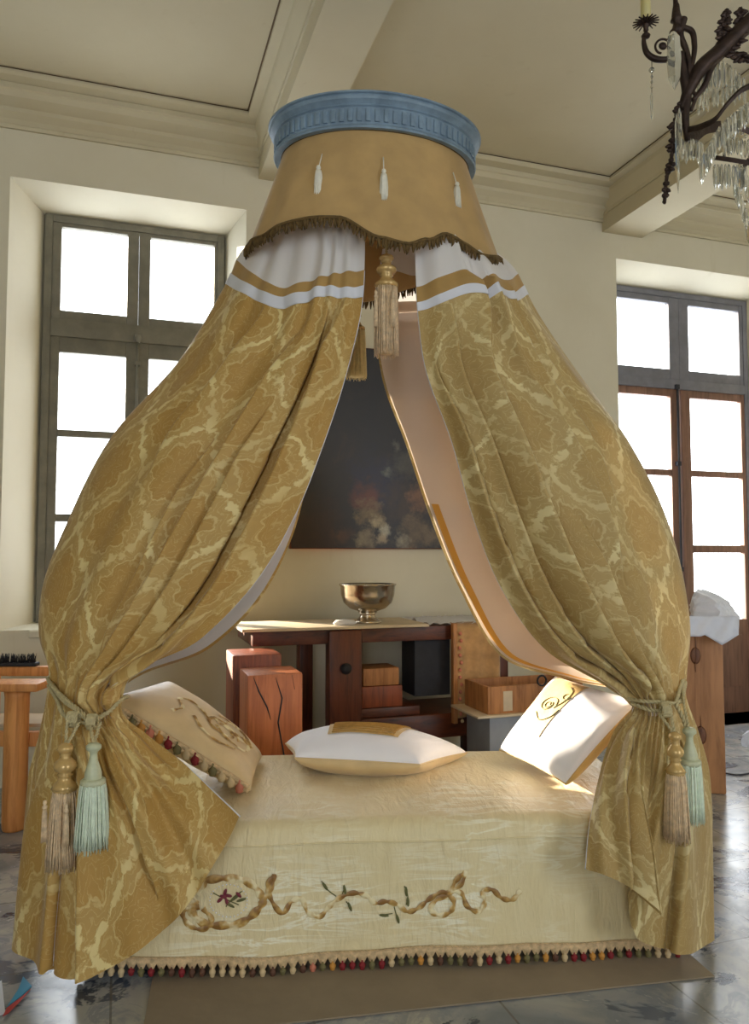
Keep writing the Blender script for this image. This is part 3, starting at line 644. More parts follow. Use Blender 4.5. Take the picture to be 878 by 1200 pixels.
# ================================================================== CORONA AND VALANCE
CC = P(441, 200, 3.30); CC[2] = 0; CROT = -TH+.24
canopy = thing('bed_canopy', 'carved blue corona with gold fringed valance above the daybed', 'canopy', CC, CROT)
ztop = P(438, 108, 2.96)[2]
def ell_ring(prof, n=96, name='corona', mat=None, parent=canopy, smooth=True):
    V, F = [], []
    for (dr, z) in prof:
        for k in range(n):
            a = 2*PI*k/n; V.append(((.425+dr)*math.cos(a), (.30+dr)*math.sin(a), z))
    m_ = len(prof)
    F = [[i*n+k, i*n+(k+1) % n, ((i+1) % m_)*n+(k+1) % n, ((i+1) % m_)*n+k] for i in range(m_) for k in range(n)]
    return mesh_obj(name, V, F, mat, parent, smooth)
zt = ztop
cor = autosmooth(ell_ring([(-.03, zt-.135), (.022, zt-.138), (.026, zt-.131), (.022, zt-.124), (.018, zt-.120), (.020, zt-.052), (.027, zt-.048), (.025, zt-.042), (.030, zt-.036), (.040, zt-.028), (.043, zt-.018), (.041, zt-.010), (.049, zt-.007), (.049, zt), (-.03, zt)], 128, 'corona', M['blue']), .5)
dent = MB(); NDN = 76
for k in range(NDN):
    a = 2*PI*k/NDN; R = Matrix.Rotation(math.atan2(math.sin(a)/.30, math.cos(a)/.415), 3, 'Z')
    dent.box(-.004, .0045, -.010, .010, zt-.112, zt-.060, .003, R, ((.425+.0205)*math.cos(a), (.30+.0205)*math.sin(a), 0))
dent.build('carved_fluting', M['blue'], cor)
# wooden board closing the corona
MB().lathe([(.001, zt-.03), (1, zt-.03), (1, zt-.015), (.001, zt-.015)], 64, ell=(.40, .285)).build('top_board', M['tan_wood'], canopy)
ctl = [(-180, 2.68), (-140, 2.76), (-110, 2.74), (-90, 2.735), (-66, 2.725), (-45, 2.745), (-26, 2.745), (-8, 2.655), (2, 2.632), (10, 2.665), (20, 2.712), (30, 2.69), (40, 2.665), (58, 2.70), (80, 2.77), (110, 2.78), (145, 2.76), (180, 2.68)]
def vz(deg):
    deg = (deg+180) % 360-180; xs = [c[0] for c in ctl]; ys = [c[1] for c in ctl]
    i = max(0, min(len(xs)-2, sum(1 for x in xs if x <= deg)-1)); t_ = (deg-xs[i])/(xs[i+1]-xs[i]); t_ = t_*t_*(3-2*t_)
    return ys[i]*(1-t_)+ys[i+1]*t_
zv0 = zt-.125; NA, NZ = 220, 26; V, F = [], []
def vpt(deg, t_, out=0.0):
    """point on the valance skirt; deg 0 is the front"""
    a = math.radians(deg)-PI/2; zb = vz(deg); z = zv0+(zb-zv0)*t_
    s = ((zv0-z)/.47); ra = .412+.155*s**1.05+out; rb = .298+.105*s**1.15+out
    w = .006*math.sin(deg*.13+1)*s+.004*math.sin(deg*.31)*s
    return ((ra+w)*math.cos(a), (rb+w)*math.sin(a), z)
for i in range(NZ+1):
    for k in range(NA): V.append(vpt(-180+360*k/NA, i/NZ))
for i in range(NZ+1):
    for k in range(NA): V.append(vpt(-180+360*k/NA, i/NZ, -.006))
o_ = (NZ+1)*NA
for i in range(NZ):
    for k in range(NA):
        F.append([i*NA+k, (i+1)*NA+k, (i+1)*NA+(k+1) % NA, i*NA+(k+1) % NA]); F.append([o_+i*NA+k, o_+i*NA+(k+1) % NA, o_+(i+1)*NA+(k+1) % NA, o_+(i+1)*NA+k])
for k in range(NA): F.append([NZ*NA+k, o_+NZ*NA+k, o_+NZ*NA+(k+1) % NA, NZ*NA+(k+1) % NA])
val = mesh_obj('valance', V, F, M['valance'], canopy)
fr = MB(); NF = 300
for k in range(NF):
    p = np.array(vpt(-180+360*k/NF, 1, .006)); l = .026+.008*random.random(); j = rng.uniform(-.004, .004, 3)
    fr.tube([p+[0, 0, .012], p+np.array([j[0]*1.5, j[1]*1.5, -l*.3]), p+np.array([j[0]*3, j[1]*3, -l])], [.005, .0065, .0025], 5)
fr.tube([np.array(vpt(-180+360*k/160, 1, .007))+[0, 0, .008] for k in range(161)], .007, 6)
fr.build('fringe', M['fringe'], val)
fr2 = MB(); fr2.tube([np.array(vpt(-180+360*k/120, 0.02, .003)) for k in range(121)], .004, 6); fr2.build('gimp_edge', M['fringe'], val)
def strands(mb, r0, r1, z0, z1, n=60, rs=.0035, flare=0.0, wob=.006, c=(0, 0, 0)):
    c = np.array(c)
    for k in range(n):
        a = 2*PI*(k+rng.rand()*.5)/n; rr = rng.uniform(.75, 1.0); dz = rng.uniform(0, .03)*(z0-z1)*3
        pts = []
        for t_ in (0, .15, .4, .7, 1):
            r = (r0+(r1-r0)*t_**.6)*rr; w = wob*t_*rng.uniform(-1, 1)
            pts.append(c+np.array([r*math.cos(a+w*4), r*math.sin(a+w*4), z0+(z1-z0)*t_+(dz if t_ == 1 else 0)]))
        mb.tube(pts, [rs, rs*1.1, rs, rs, rs*.5], 4)
    mb.lathe([(r0*.8, z0), (r0*.8+(r1-r0)*.6, z0+(z1-z0)*.4), (r1*.72, z1+(z0-z1)*.06)], 20, c)
# little white tassels pinned on the valance
def small_tassel(px, py0, py1):
    p = P(px, py0, 3.0)
    # find place on the valance by angle
    best = min(((abs((lambda q: (np.dot(canw(q)-CAM, RT)/np.dot(canw(q)-CAM, FW)))(vpt(dg, .45))-(px-CX)/FPX), dg) for dg in np.linspace(-75, 75, 301)))
    dg = best[1]
    def tz(py):
        return min(((abs(proj(canw(vpt(dg, t_)))[1]-py), t_) for t_ in np.linspace(0, 1, 201)))[1]
    a = np.array(vpt(dg, tz(py0), .010)); b_ = np.array(vpt(dg, tz(py1), .018)); h = a[2]-b_[2]
    root = MB(); root.tube([a, a*.8+b_*.2+[0, 0, 0], a*.65+b_*.35], .0022, 6); t_ = root.build('tassel', M['strand_white'], val)
    c = a*.62+b_*.38
    MB().lathe([(0, .014), (.007, .012), (.010, .004), (.006, -.004), (.009, -.008)], 12, c).build('tassel_knot', M['strand_white'], t_)
    m_ = MB(); strands(m_, .009, .019, 0, -h*.62, 34, .0026, 0, .004, c-[0, 0, .006]); m_.build('tassel_skirt', M['strand_white'], t_)
def canw(q):
    a = CROT; x, y, z = q; return np.array([CC[0]+x*math.cos(a)-y*math.sin(a), CC[1]+x*math.sin(a)+y*math.cos(a), z])
def proj(w):
    v_ = np.array(w)-CAM; X = np.dot(v_, RT); Yf = np.dot(v_, FW); Z = v_[2]
    zc = Yf*math.cos(PIT)+Z*math.sin(PIT); yc = Z*math.cos(PIT)-Yf*math.sin(PIT); return (CX+FPX*X/zc, CY-FPX*yc/zc)
small_tassel(373, 182, 229); small_tassel(450, 186, 234); small_tassel(537, 203, 243)

# ---- large tassels
def big_tassel(px, py0, py1, d, name, label, hprof, hmat, smat, sr, split, group, cordtop=None, mini=True):
    """hanging tassel: px axis, py0 top of head, py1 bottom; split = fraction where the skirt starts"""
    top = P(px, py0, d); bot = P(px, py1, d); H = top[2]-bot[2]; base = np.array([top[0], top[1], bot[2]])
    t_ = thing(name, label, 'tassel', base, -TH, group)
    zs = H*(1-split)
    hd = MB().lathe([(r*H, zs+(H-zs)*q) for (r, q) in hprof], 28).build('tassel_head', hmat, t_)
    m_ = MB(); strands(m_, sr[0], sr[1], zs+.005, 0.0, 150, .0022, 0, .012); m_.build('tassel_skirt', smat, t_)
    m2 = MB().lathe([(sr[0]*1.02, zs-.012), (sr[0]*1.12, zs-.006), (sr[0]*1.12, zs+.004), (sr[0]*.9, zs+.01)], 28); m2.build('tassel_collar', hmat, t_)
    if mini:
        for (dx, f0) in ((-sr[1]*.85, .82), (sr[1]*.5, .80)):
            z = zs*f0; k_ = MB(); y = -math.sqrt(max(0, (sr[1]*1.02)**2-dx*dx))-.004
            k_.lathe([(0, z+.02), (.005, z+.018), (.007, z+.01), (.004, z+.004), (.009, z-.002), (.006, z-.012)], 10, (dx, y, 0))
            strands(k_, .005, .010, z-.01, z-zs*.45, 16, .002, 0, .004, (dx, y, 0)); k_.build('small_tassel', smat, t_)
    if cordtop is not None:
        k_ = MB(); 
        for c_ in cordtop: rope(k_, [(0, 0, H-.005)]+[tuple(rotl(np.array(q)-base)) for q in c_], .0055, 40)
        k_.build('tassel_cord', M['cord'], t_)
    return t_
def rotl(v_):
    return np.array([np.dot(v_, RT), np.dot(v_, FW), v_[2]])
turned = [(.025, 1.0), (.045, .97), (.075, .93), (.085, .86), (.07, .80), (.05, .77), (.06, .74), (.045, .70), (.07, .64), (.105, .56), (.115, .48), (.10, .40), (.06, .34), (.08, .30), (.06, .26), (.07, .18), (.11, .08), (.135, 0.0)]
round2 = [(.02, 1.0), (.06, .98), (.09, .92), (.09, .84), (.05, .76), (.045, .68), (.05, .56), (.055, .52), (.075, .40), (.10, .22), (.105, .05), (.10, 0)]
big_tassel(453, 298, 419, 3.02, 'tassel', 'large tan gold tassel hanging in the opening below the valance centre', [(r*.85, q) for r, q in turned], M['silk_gold'], M['strand_tan'], (.042, .050), .30, 'large passementerie tassels', [[P(453, 262, 3.02)]])
big_tassel(418, 368, 445, 3.62, 'tassel.001', 'cream tassel hanging behind the left curtain in front of the painting', [(r*.8, q) for r, q in round2], M['silk_gold'], M['strand_cream'], (.036, .050), .22, 'large passementerie tassels', [[P(414, 300, 3.62)]], False)
big_tassel(77, 870, 1019, 2.60, 'tassel.002', 'long tan tassel with turned gold head on the left curtain cord', [(r*.78, q) for r, q in turned], M['silk_gold'], M['strand_tan'], (.034, .058), .36, 'large passementerie tassels', None)
big_tassel(110, 870, 997, 2.56, 'tassel.003', 'pale green tassel beside the long tan one on the left curtain', [(r*.78, q) for r, q in round2], M['silk_pale'], M['strand_pale'], (.036, .056), .36, 'large passementerie tassels', None, False)
big_tassel(791, 857, 988, 2.74, 'tassel.004', 'tan tassel with ribbed gold head on the right curtain cord', [(r*.68, q) for r, q in turned], M['silk_gold'], M['strand_tan'], (.028, .046), .36, 'large passementerie tassels', None, False)
big_tassel(808, 852, 965, 2.80, 'tassel.005', 'pale green tassel on the right curtain, nearest the oak beam', [(r*.78, q) for r, q in round2], M['silk_pale'], M['strand_pale'], (.034, .046), .36, 'large passementerie tassels', None, False)

def tieback(name, label, loops, knots, drops):
    all_ = [p for l in loops for p in l]; base = np.array(P(*all_[0])); tb = thing(name, label, 'tieback', base, 0, 'rope tiebacks of the curtains')
    m_ = MB()
    for l in loops: rope(m_, [P(*q)-base for q in l], .0075, 32)
    m_.build('cord', M['cord'], tb)
    for (px, py, d, w) in knots:
        k_ = MB(); c = P(px, py, d)-base
        for i in range(5):
            x = (i-2)*w*.42; a = np.linspace(0, 2*PI, 14)
            rope(k_, [c+RT*x+FW*(.017*math.cos(q))+np.array([0, 0, .022*math.sin(q)]) for q in a], .0065, 40)
        k_.build('knot', M['cord'], tb)
    for l in drops:
        k_ = MB(); rope(k_, [P(*q)-base for q in l], .0055, 36); k_.build('drop_cord', M['cord'], tb)
tieback('tieback', 'twisted silver gold rope gathering the left curtain', 
        [[(128, 822, 3.06), (95, 805, 3.10), (64, 795, 3.06), (57, 797, 2.92), (72, 815, 2.76), (90, 830, 2.68), (108, 842, 2.67), (122, 838, 2.70), (140, 822, 2.76), (150, 816, 2.90), (128, 822, 3.06)],
         [(57, 803, 2.92), (68, 822, 2.77), (76, 838, 2.68), (90, 846, 2.655), (108, 846, 2.665), (124, 836, 2.71)],
         [(60, 800, 2.90), (76, 822, 2.73), (94, 836, 2.665), (104, 846, 2.66)]],
        [(86, 843, 2.64, .016), (108, 846, 2.645, .013)],
        [[(79, 846, 2.62), (78, 858, 2.605), (77, 872, 2.60)], [(93, 846, 2.62), (86, 860, 2.60), (78, 872, 2.60)], [(106, 850, 2.62), (108, 860, 2.58), (110, 872, 2.56)], [(118, 846, 2.64), (114, 860, 2.59), (110, 872, 2.56)]])
tieback('tieback.001', 'twisted silver gold rope gathering the right curtain',
        [[(745, 816, 3.14), (736, 818, 2.98), (742, 820, 2.86), (758, 822, 2.82), (776, 823, 2.82), (793, 824, 2.86), (801, 812, 2.96), (803, 800, 3.04), (795, 808, 3.18), (745, 816, 3.14)],
         [(738, 822, 2.94), (748, 827, 2.84), (762, 832, 2.81), (778, 834, 2.81)],
         [(801, 795, 3.02), (795, 815, 2.90), (793, 826, 2.845), (799, 838, 2.82), (804, 852, 2.81)]],
        [(780, 832, 2.79, .014)],
        [[(773, 836, 2.79), (780, 846, 2.76), (789, 858, 2.74)], [(787, 836, 2.79), (788, 846, 2.76), (791, 858, 2.74)], [(801, 800, 3.0), (802, 826, 2.86), (807, 852, 2.80)]])

# ================================================================== PILLOWS
def pillow(name, label, TL, TR, BR, BLc, thick, upsign, mt_top, mt_bot, cat='pillow', sag=.07, pw=.38, asym=1.0):
    """four corners (world); returns root, function top(s,t,off)"""
    TL, TR, BR, BLc = map(np.array, (TL, TR, BR, BLc)); c = (TL+TR+BR+BLc)/4
    root = thing(name, label, cat, c, 0, 'loose pillows on the daybed')
    nrm = np.cross(TR-TL, BLc-TL); nrm /= np.linalg.norm(nrm); nrm *= upsign
    def pt(s, t_, side, off=0.0):
        u = (s+1)/2; v = (t_+1)/2
        bul = (1-s*s)*(1-t_*t_); ss = s*(1-sag*(1-t_*t_)); tt = t_*(1-sag*(1-s*s)); u = (ss+1)/2; v = (tt+1)/2
        p = TL*(1-u)*(1-v)+TR*u*(1-v)+BR*u*v+BLc*(1-u)*v
        h = thick*.5*max(0, bul)**pw*(1 if side > 0 else asym)
        wr = .004*math.sin(s*9+t_*5)*(bul**.3)*(abs(s*t_)**.5)
        return p+nrm*(side*(h+.002)+off*side+wr)-c
    N = 44; s_ = [math.sin(q*PI/2) for q in np.linspace(-1, 1, N+1)]
    for side, nm, mt in ((1, 'cover_top', mt_top), (-1, 'cover_bottom', mt_bot)):
        V = [pt(a, b_, side) for b_ in s_ for a in s_]
        F = [[i*(N+1)+k, i*(N+1)+k+1, (i+1)*(N+1)+k+1, (i+1)*(N+1)+k] for i in range(N) for k in range(N)]
        mesh_obj(nm, V, F, mt, root)
    pr = [(q, -1) for q in s_]+[(1, q) for q in s_]+[(-q, 1) for q in s_]+[(-1, -q) for q in s_]
    m_ = MB(); m_.tube([pt(a, b_, 1) for a, b_ in pr], .0045, 6); m_.build('piping', mt_bot, root)
    return root, pt, s_
def patch(root, pt, name, mt, s0, s1, t0, t1, off, n=24):
    V = [pt(a, b_, 1, off) for b_ in np.linspace(t0, t1, n) for a in np.linspace(s0, s1, n)]
    return mesh_obj(name, V, [[i*n+k, i*n+k+1, (i+1)*n+k+1, (i+1)*n+k] for i in range(n-1) for k in range(n-1)], mt, root)
def line_on(root, pt, name, mt, lines, r=.002, off=.004):
    m_ = MB()
    for l in lines: m_.tube([pt(a, b_, 1, off) for a, b_, _ in catmull([(q[0], q[1], 0) for q in l], len(l)*6)], r, 5)
    return m_.build(name, mt, root)
def scroll(cx, cy, r, turns=1.6, dirn=1, ph=0):
    return [(cx+r*(1-.55*q/(turns*8))*math.cos(ph+dirn*q/8*2*PI), cy+r*(1-.55*q/(turns*8))*math.sin(ph+dirn*q/8*2*PI)) for q in range(int(turns*8)+1)]
# middle pillow
pr, pt, ss = pillow('pillow', 'white pillow with gold patch lying flat in the middle of the daybed', P(335, 872, 3.72), P(547, 883, 3.66), P(492, 897, 3.24), P(346, 889, 3.30), .26, 1, M['pillow_white'], M['pillow_cream'], sag=.05, asym=.62)
up = np.cross(P(547, 883, 3.66)-P(335, 872, 3.72), P(346, 889, 3.30)-P(335, 872, 3.72))
if up[2] < 0:
    for o in list(pr.children): bpy.data.objects.remove(o)
    bpy.data.objects.remove(pr)
    pr, pt, ss = pillow('pillow', 'white pillow with gold patch lying flat in the middle of the daybed', P(335, 872, 3.72), P(547, 883, 3.66), P(492, 897, 3.24), P(346, 889, 3.30), .26, -1, M['pillow_white'], M['pillow_cream'], sag=.05, asym=.62)
ph_ = patch(pr, pt, 'gold_patch', M['pillow_gold'], -.52, .55, -.62, .66, .004)
line_on(ph_, pt, 'patch_embroidery', M['thread_gold'], [[(x, y) for x in np.linspace(-.46, .48, 7)] for y in np.linspace(-.5, .60, 11)], .004, .006)
# left pillow
A_, B_, C_, D_ = P(122, 822, 3.03), P(293, 926, 3.06), P(306, 886, 3.60), P(196, 800, 3.52)
nrm = np.cross(B_-A_, D_-A_); us = 1 if nrm[2] > 0 else -1
pl, ptl, ss = pillow('pillow.001', 'cream pillow with bobble trim and ribbon embroidery leaning on the left curtain', A_, B_, C_, D_, .17, us, M['pillow_cream'], M['pillow_cream'], sag=.03)
def ribbon_on(root, pt, lines, w, mt, name):
    m_ = MB()
    for l in lines:
        q = catmull([(a, b_, 0) for a, b_ in l], len(l)*6); X = np.array([pt(a, b_, 1, .004) for a, b_, _ in q]); T = np.gradient(X, axis=0)
        nn0 = np.array(pt(q[0][0], q[0][1], 1, .02))-X[0]; nn0 /= np.linalg.norm(nn0); V = []; n = len(X)
        for i in range(n):
            t_ = T[i]/(np.linalg.norm(T[i])+1e-9); sd = np.cross(t_, nn0); ww = w*(.35+.65*abs(math.cos(i*.45)))
            V += [X[i]+sd*ww, X[i]+nn0*.003, X[i]-sd*ww]
        F = []
        for i in range(n-1): F += [[i*3, i*3+1, i*3+4, i*3+3], [i*3+1, i*3+2, i*3+5, i*3+4]]
        m_.add(V, F)
    m_.build(name, mt, root)
ribbon_on(pl, ptl, [[(-.35, -.62), (-.3, -.35), (-.45, -.1), (-.35, .1), (-.1, .0), (.05, -.15), (.1, .05), (.2, -.1)], scroll(.3, -.15, .3, 1.4), scroll(.5, .25, .3, 1.3, -1), [(-.1, -.4), (.1, -.6), (.4, -.65), (.6, -.5)], [(.2, -.2), (.45, -.4), (.7, -.3), (.75, 0), (.6, .2)], [(.1, .3), (.3, .45), (.6, .4), (.8, .1)]], .010, M['thread'], 'ribbon_embroidery')
nb = 15; m_ = MB()
for i in range(nb):
    s = -.92+1.84*(i+.5)/nb; p = ptl(s, -1, 1); dn = np.array([0, 0, -1])
    k = random.choice([0, 0, 0, 4, 1, 2, 3]); q = p+FW*-.012
    MB().lathe([(0, .018), (.005, .014), (.006, .004), (.015, -.004), (.018, -.014), (.014, -.024), (.014, -.030), (0, -.036)], 10, q).build('bobble', BOB[k], pl)
for e, w_ in ((-.002, .011), (-.018, .009)):
    m_.tube([ptl(s, -1, 1)+FW*-.006+np.array([0, 0, e+.010]) for s in np.linspace(-.98, .98, 50)], w_, 6)
for i in range(nb*2):
    s0 = -.95+1.9*i/(nb*2); s1 = -.95+1.9*(i+1)/(nb*2)
    m_.tube([ptl(s0, -1, 1)+FW*-.008, ptl((s0+s1)/2, -1, 1)+FW*-.010+np.array([0, 0, -.016]), ptl(s1, -1, 1)+FW*-.008], .0045, 5)
m_.build('bobble_braid', M['gimp'], pl)
# right pillow
A_, B_, C_, D_ = P(586, 879, 3.58), P(664, 919, 3.12), P(752, 822, 3.10), P(652, 793, 3.60)
nrm = np.cross(B_-A_, D_-A_); us = 1 if np.dot(nrm, RT) < 0 else -1
prr, ptr, ss = pillow('pillow.002', 'sunlit white pillow with gold patch leaning at the right end of the daybed', A_, B_, C_, D_, .15, us, M['pillow_white'], M['pillow_gold'], sag=.05, asym=1.3)
pg = patch(prr, ptr, 'gold_patch', M['pillow_gold'], -.82, .05, -.5, .96, .004)
line_on(pg, ptr, 'patch_embroidery', M['thread_green'], [scroll(-.3, .25, .22, 1.2), scroll(-.3, .25, .10, 1, -1), [(-.1, .2), (.0, .45), (-.05, .7), (-.2, .8)], [(-.45, .0), (-.2, -.15), (.0, .0), (.05, .2)], scroll(-.05, .55, .1, 1.2, -1)], .0022, .006)

# ================================================================== FURNITURE AT THE BACK
# painting
px0, px1 = PY(341, 643, WY-.05)[0], PY(341, 643, WY-.05)[0]+1.36
pz0, pz1 = PY(341, 642, WY-.05)[2], PY(430, 409, WY-.05)[2]
pcx, pcz = (px0+px1)/2, (pz0+pz1)/2
pa = thing('picture', 'large dark unframed oil painting hanging on the back wall', 'painting', (pcx, WY-.03, pcz), 0)
w_, h_ = (px1-px0)/2, (pz1-pz0)/2
cv = mesh_obj('canvas', [(-w_, -.022, -h_), (w_, -.022, -h_), (w_, -.022, h_), (-w_, -.022, h_)], [[0, 1, 2, 3]], M['paint'], pa, False)
b = MB().box(-w_, w_, -.020, .028, -h_, h_, .003); b.box(-w_-.006, -w_, -.026, .028, -h_-.006, h_+.006).box(w_, w_+.006, -.026, .028, -h_-.006, h_+.006).box(-w_, w_, -.026, .028, -h_-.006, -h_).box(-w_, w_, -.026, .028, h_, h_+.006)
b.build('stretcher', M['dark_wood'], pa)
# workbench
BY0, BY1 = 4.62, 5.22
bx0 = PY(296, 740, BY0)[0]; bx1 = bx0+1.75; bzt = PY(400, 737, BY0)[2]
wb = thing('workbench', 'old dark stained wooden workbench against the back wall', 'workbench', (bx0, BY0, 0), 0)
xr = lambda px: PY(px, 780, BY0)[0]-bx0
zr = lambda py, px=400: PY(px, py, BY0)[2]
autosmooth(MB().box(0, 1.75, 0, BY1-BY0, bzt-.09, bzt, .006).build('benchtop', M['dark_wood'], wb))
MB().box(xr(386), xr(419), -.012, .10, .0, bzt-.09, .008).build('leg', M['dark_wood_v'], wb)
MB().box(xr(366), xr(383), .35, .45, .0, bzt-.09, .008).build('leg', M['dark_wood_v'], wb)
MB().box(1.60, 1.72, .02, .14, .0, bzt-.09, .008).build('leg', M['dark_wood_v'], wb)
MB().box(1.60, 1.72, .42, .54, .0, bzt-.09, .008).build('leg', M['dark_wood_v'], wb)
MB().box(xr(383), xr(422), -.055, -.012, .28, bzt-.005, .01).build('vise_jaw', M['dark_wood_v'], wb)
MB().lathe([(0, -.04), (.03, -.035), (.035, 0), (.02, .03), (0, .03)], 16, (xr(402), -.075, zr(782)), Matrix.Rotation(PI/2, 3, 'X')).build('vise_screw', M['black'], wb)
MB().box(xr(418), 1.7, .03, .55, zr(870)-.03, zr(846), .008).build('shelf_board', M['dark_wood'], wb)
MB().box(xr(490), xr(532), .06, .30, zr(824), bzt-.09, .006).build('tool_box', M['black'], wb)
# pale boards on top of the bench
t1 = tag(autosmooth(MB().box(-.07, xr(500), -.05, .5, 0, .018, .004).build('board', M['pine_top'])), 'pale thin board lying on top of the dark workbench', 'board')
t1.location = (bx0, BY0, bzt+.001)
wc = MB(); 
nx, ny = 24, 12; V = []
for j in range(ny+1):
    for i in range(nx+1):
        x = xr(503)+(1.73-xr(503))*i/nx; y = -.015+.55*j/ny; V.append((x, y, .004+.03*max(0, math.sin(i*.9+j*1.3))*math.sin(PI*j/ny+.2)+.012*math.sin(i*2.1)**2))
V2 = [(x, y, -0.0) for x, y, z in V]; n_ = (nx+1)*(ny+1)
F = [[j*(nx+1)+i, j*(nx+1)+i+1, (j+1)*(nx+1)+i+1, (j+1)*(nx+1)+i] for j in range(ny) for i in range(nx)]
wcl = tag(mesh_obj('cloth', V, F, M['white']), 'pale rumpled cloth on the right half of the workbench', 'cloth'); wcl.location = (bx0, BY0, bzt+.004)
# bowl
bwp = PY(431, 728, BY0+.15); bwl = thing('punch_bowl', 'hammered silver footed bowl standing on the workbench', 'bowl', (bwp[0], BY0+.15, bzt+.020), 0)
R0 = (PY(465, 690, BY0+.15)[0]-PY(399, 690, BY0+.15)[0])/2*.97; HB = PY(431, 684, BY0+.15)[2]-bzt-.02
pf = [(0, .26), (.30, .27), (.34, .30), (.62, .37), (.84, .52), (.93, .72), (.95, .93), (1.0, .975), (1.0, 1.0), (.955, 1.0), (.90, .93), (.88, .72), (.78, .54), (.55, .40), (0, .34)]
MB().lathe([(a*R0, q*HB) for a, q in pf], 48).build('bowl_body', M['bowl'], bwl)
MB().lathe([(a*R0, q*HB) for a, q in [(0, 0), (.48, 0), (.49, .03), (.46, .06), (.36, .10), (.28, .16), (.27, .22), (.34, .27), (0, .27)]], 40).build('foot', M['bowl'], bwl)
rk = tag(MB().lathe([(0, 0), (.05, 0), (.06, .012), (.045, .03), (0, .036)], 14, ell=(1.3, .8)).build('crumpled_cloth', M['white']), 'small white crumpled cloth beside the silver bowl foot', 'cloth')
rp = PY(404, 729, BY0+.05); rk.location = (rp[0], BY0+.05, bzt+.020)
# tall wood blocks left of the bench
def block(name, label, px0, px1, pyt, Y, dep, mt, group, cracks=()):
    x0, x1 = PY(px0, 820, Y)[0], PY(px1, 820, Y)[0]; zt_ = PY((px0+px1)/2, pyt, Y)[2]
    r = thing(name, label, 'block', ((x0+x1)/2, Y, 0), 0, group); w = (x1-x0)/2
    autosmooth(MB().box(-w, w, 0, dep, 0, zt_, .012).build('timber', mt, r))
    if cracks:
        m_ = MB()
        for c in cracks: m_.tube([(-w+2*w*a, -.001, zt_*b_) for a, b_ in c], [.001]+[.004]*(len(c)-2)+[.001], 5)
        m_.build('crack', M['black'], r)
    return r
block('wood_block', 'tall reddish timber block standing behind the other left of the workbench', 273, 330, 767, 4.30, .30, M['red_wood'], 'upright timber blocks')
block('wood_block.001', 'squat cracked orange timber block in front of the taller one', 290, 355, 790, 3.98, .28, wood('cracked_orange_wood', srgb(136, 70, 32), srgb(186, 108, 58), .5), 'upright timber blocks',
      [[(.1, .99), (.2, .9), (.35, .8), (.42, .72)], [(.5, .98), (.62, .85), (.55, .7), (.66, .5), (.6, .3)], [(.8, .99), (.85, .9)]])
# blocks under the bench (on the shelf board)
def under(name, label, pxa, pxb, pya, pyb, mt, y0=.06, dep=.25, cat='block', base=None):
    xa, xb = PY(pxa, 800, BY0+y0)[0], PY(pxb, 800, BY0+y0)[0]; za = PY((pxa+pxb)/2, pyb, BY0+y0)[2] if base is None else base; zb = PY((pxa+pxb)/2, pya, BY0+y0)[2]
    o = tag(autosmooth(MB().box(-(xb-xa)/2, (xb-xa)/2, 0, dep, 0, zb-za, .008).build(name, mt)), label, cat, 'offcuts stored under the workbench'); o.location = ((xa+xb)/2, BY0+y0, za); return zb
shz = zr(846)
z1_ = under('wood_offcut', 'long dark reddish timber offcut on the workbench shelf, bottommost of the pile', 419, 492, 829, 846, M['dark_wood'], .05, .3, base=shz+.001)
z2_ = under('wood_offcut.001', 'mid brown timber offcut lying in the middle of the workbench pile', 420, 472, 804, 829, M['red_wood'], .06, .26, base=z1_+.001)
z3_ = under('wood_offcut.002', 'small pale brown offcut, topmost of the pile under the workbench', 426, 468, 783, 804, M['tan_wood'], .07, .22, base=z2_+.001)
# hanging textile with bobbles at the right of the bench
hx0 = PY(531, 800, BY0-.03)[0]; hx1 = PY(585, 800, BY0-.03)[0]; hz1 = bzt+.02; hz0 = zr(838, 555)
hg = thing('hanging_textile', 'old tan trimmed textile hanging down from the workbench front edge', 'textile', (hx0, BY0-.05, hz0), 0)
V = []; nx, ny = 20, 30
for j in range(ny+1):
    for i in range(nx+1):
        x = (hx1-hx0)*i/nx; V.append((x, -.012*math.sin(i*.8)*(1-j/ny*.5)+(0 if j < ny-2 else .03*(j-ny+2)), (hz1-hz0)*j/ny))
F = [[j*(nx+1)+i, j*(nx+1)+i+1, (j+1)*(nx+1)+i+1, (j+1)*(nx+1)+i] for j in range(ny) for i in range(nx)]
cl_ = mesh_obj('panel', V, F, M['textile'], hg); sm = cl_.modifiers.new('thick', 'SOLIDIFY'); sm.thickness = .008
MB().box(-.018, .012, -.03, .012, -.03, hz1-hz0, .005).build('wooden_batten', M['tan_wood'], hg)
for k in range(12):
    MB().lathe([(0, .014), (.010, .006), (.012, -.002), (.009, -.010), (0, -.014)], 8, (.035+.006*math.sin(k*2), -.022, .03+(hz1-hz0-.05)*k/12)).build('bobble', BOB[4], hg)
for k in range(6):
    MB().lathe([(0, .014), (.010, .006), (.012, -.002), (.009, -.010), (0, -.014)], 8, (.05+k*.045, -.01, -.018)).build('bobble', BOB[0], hg)
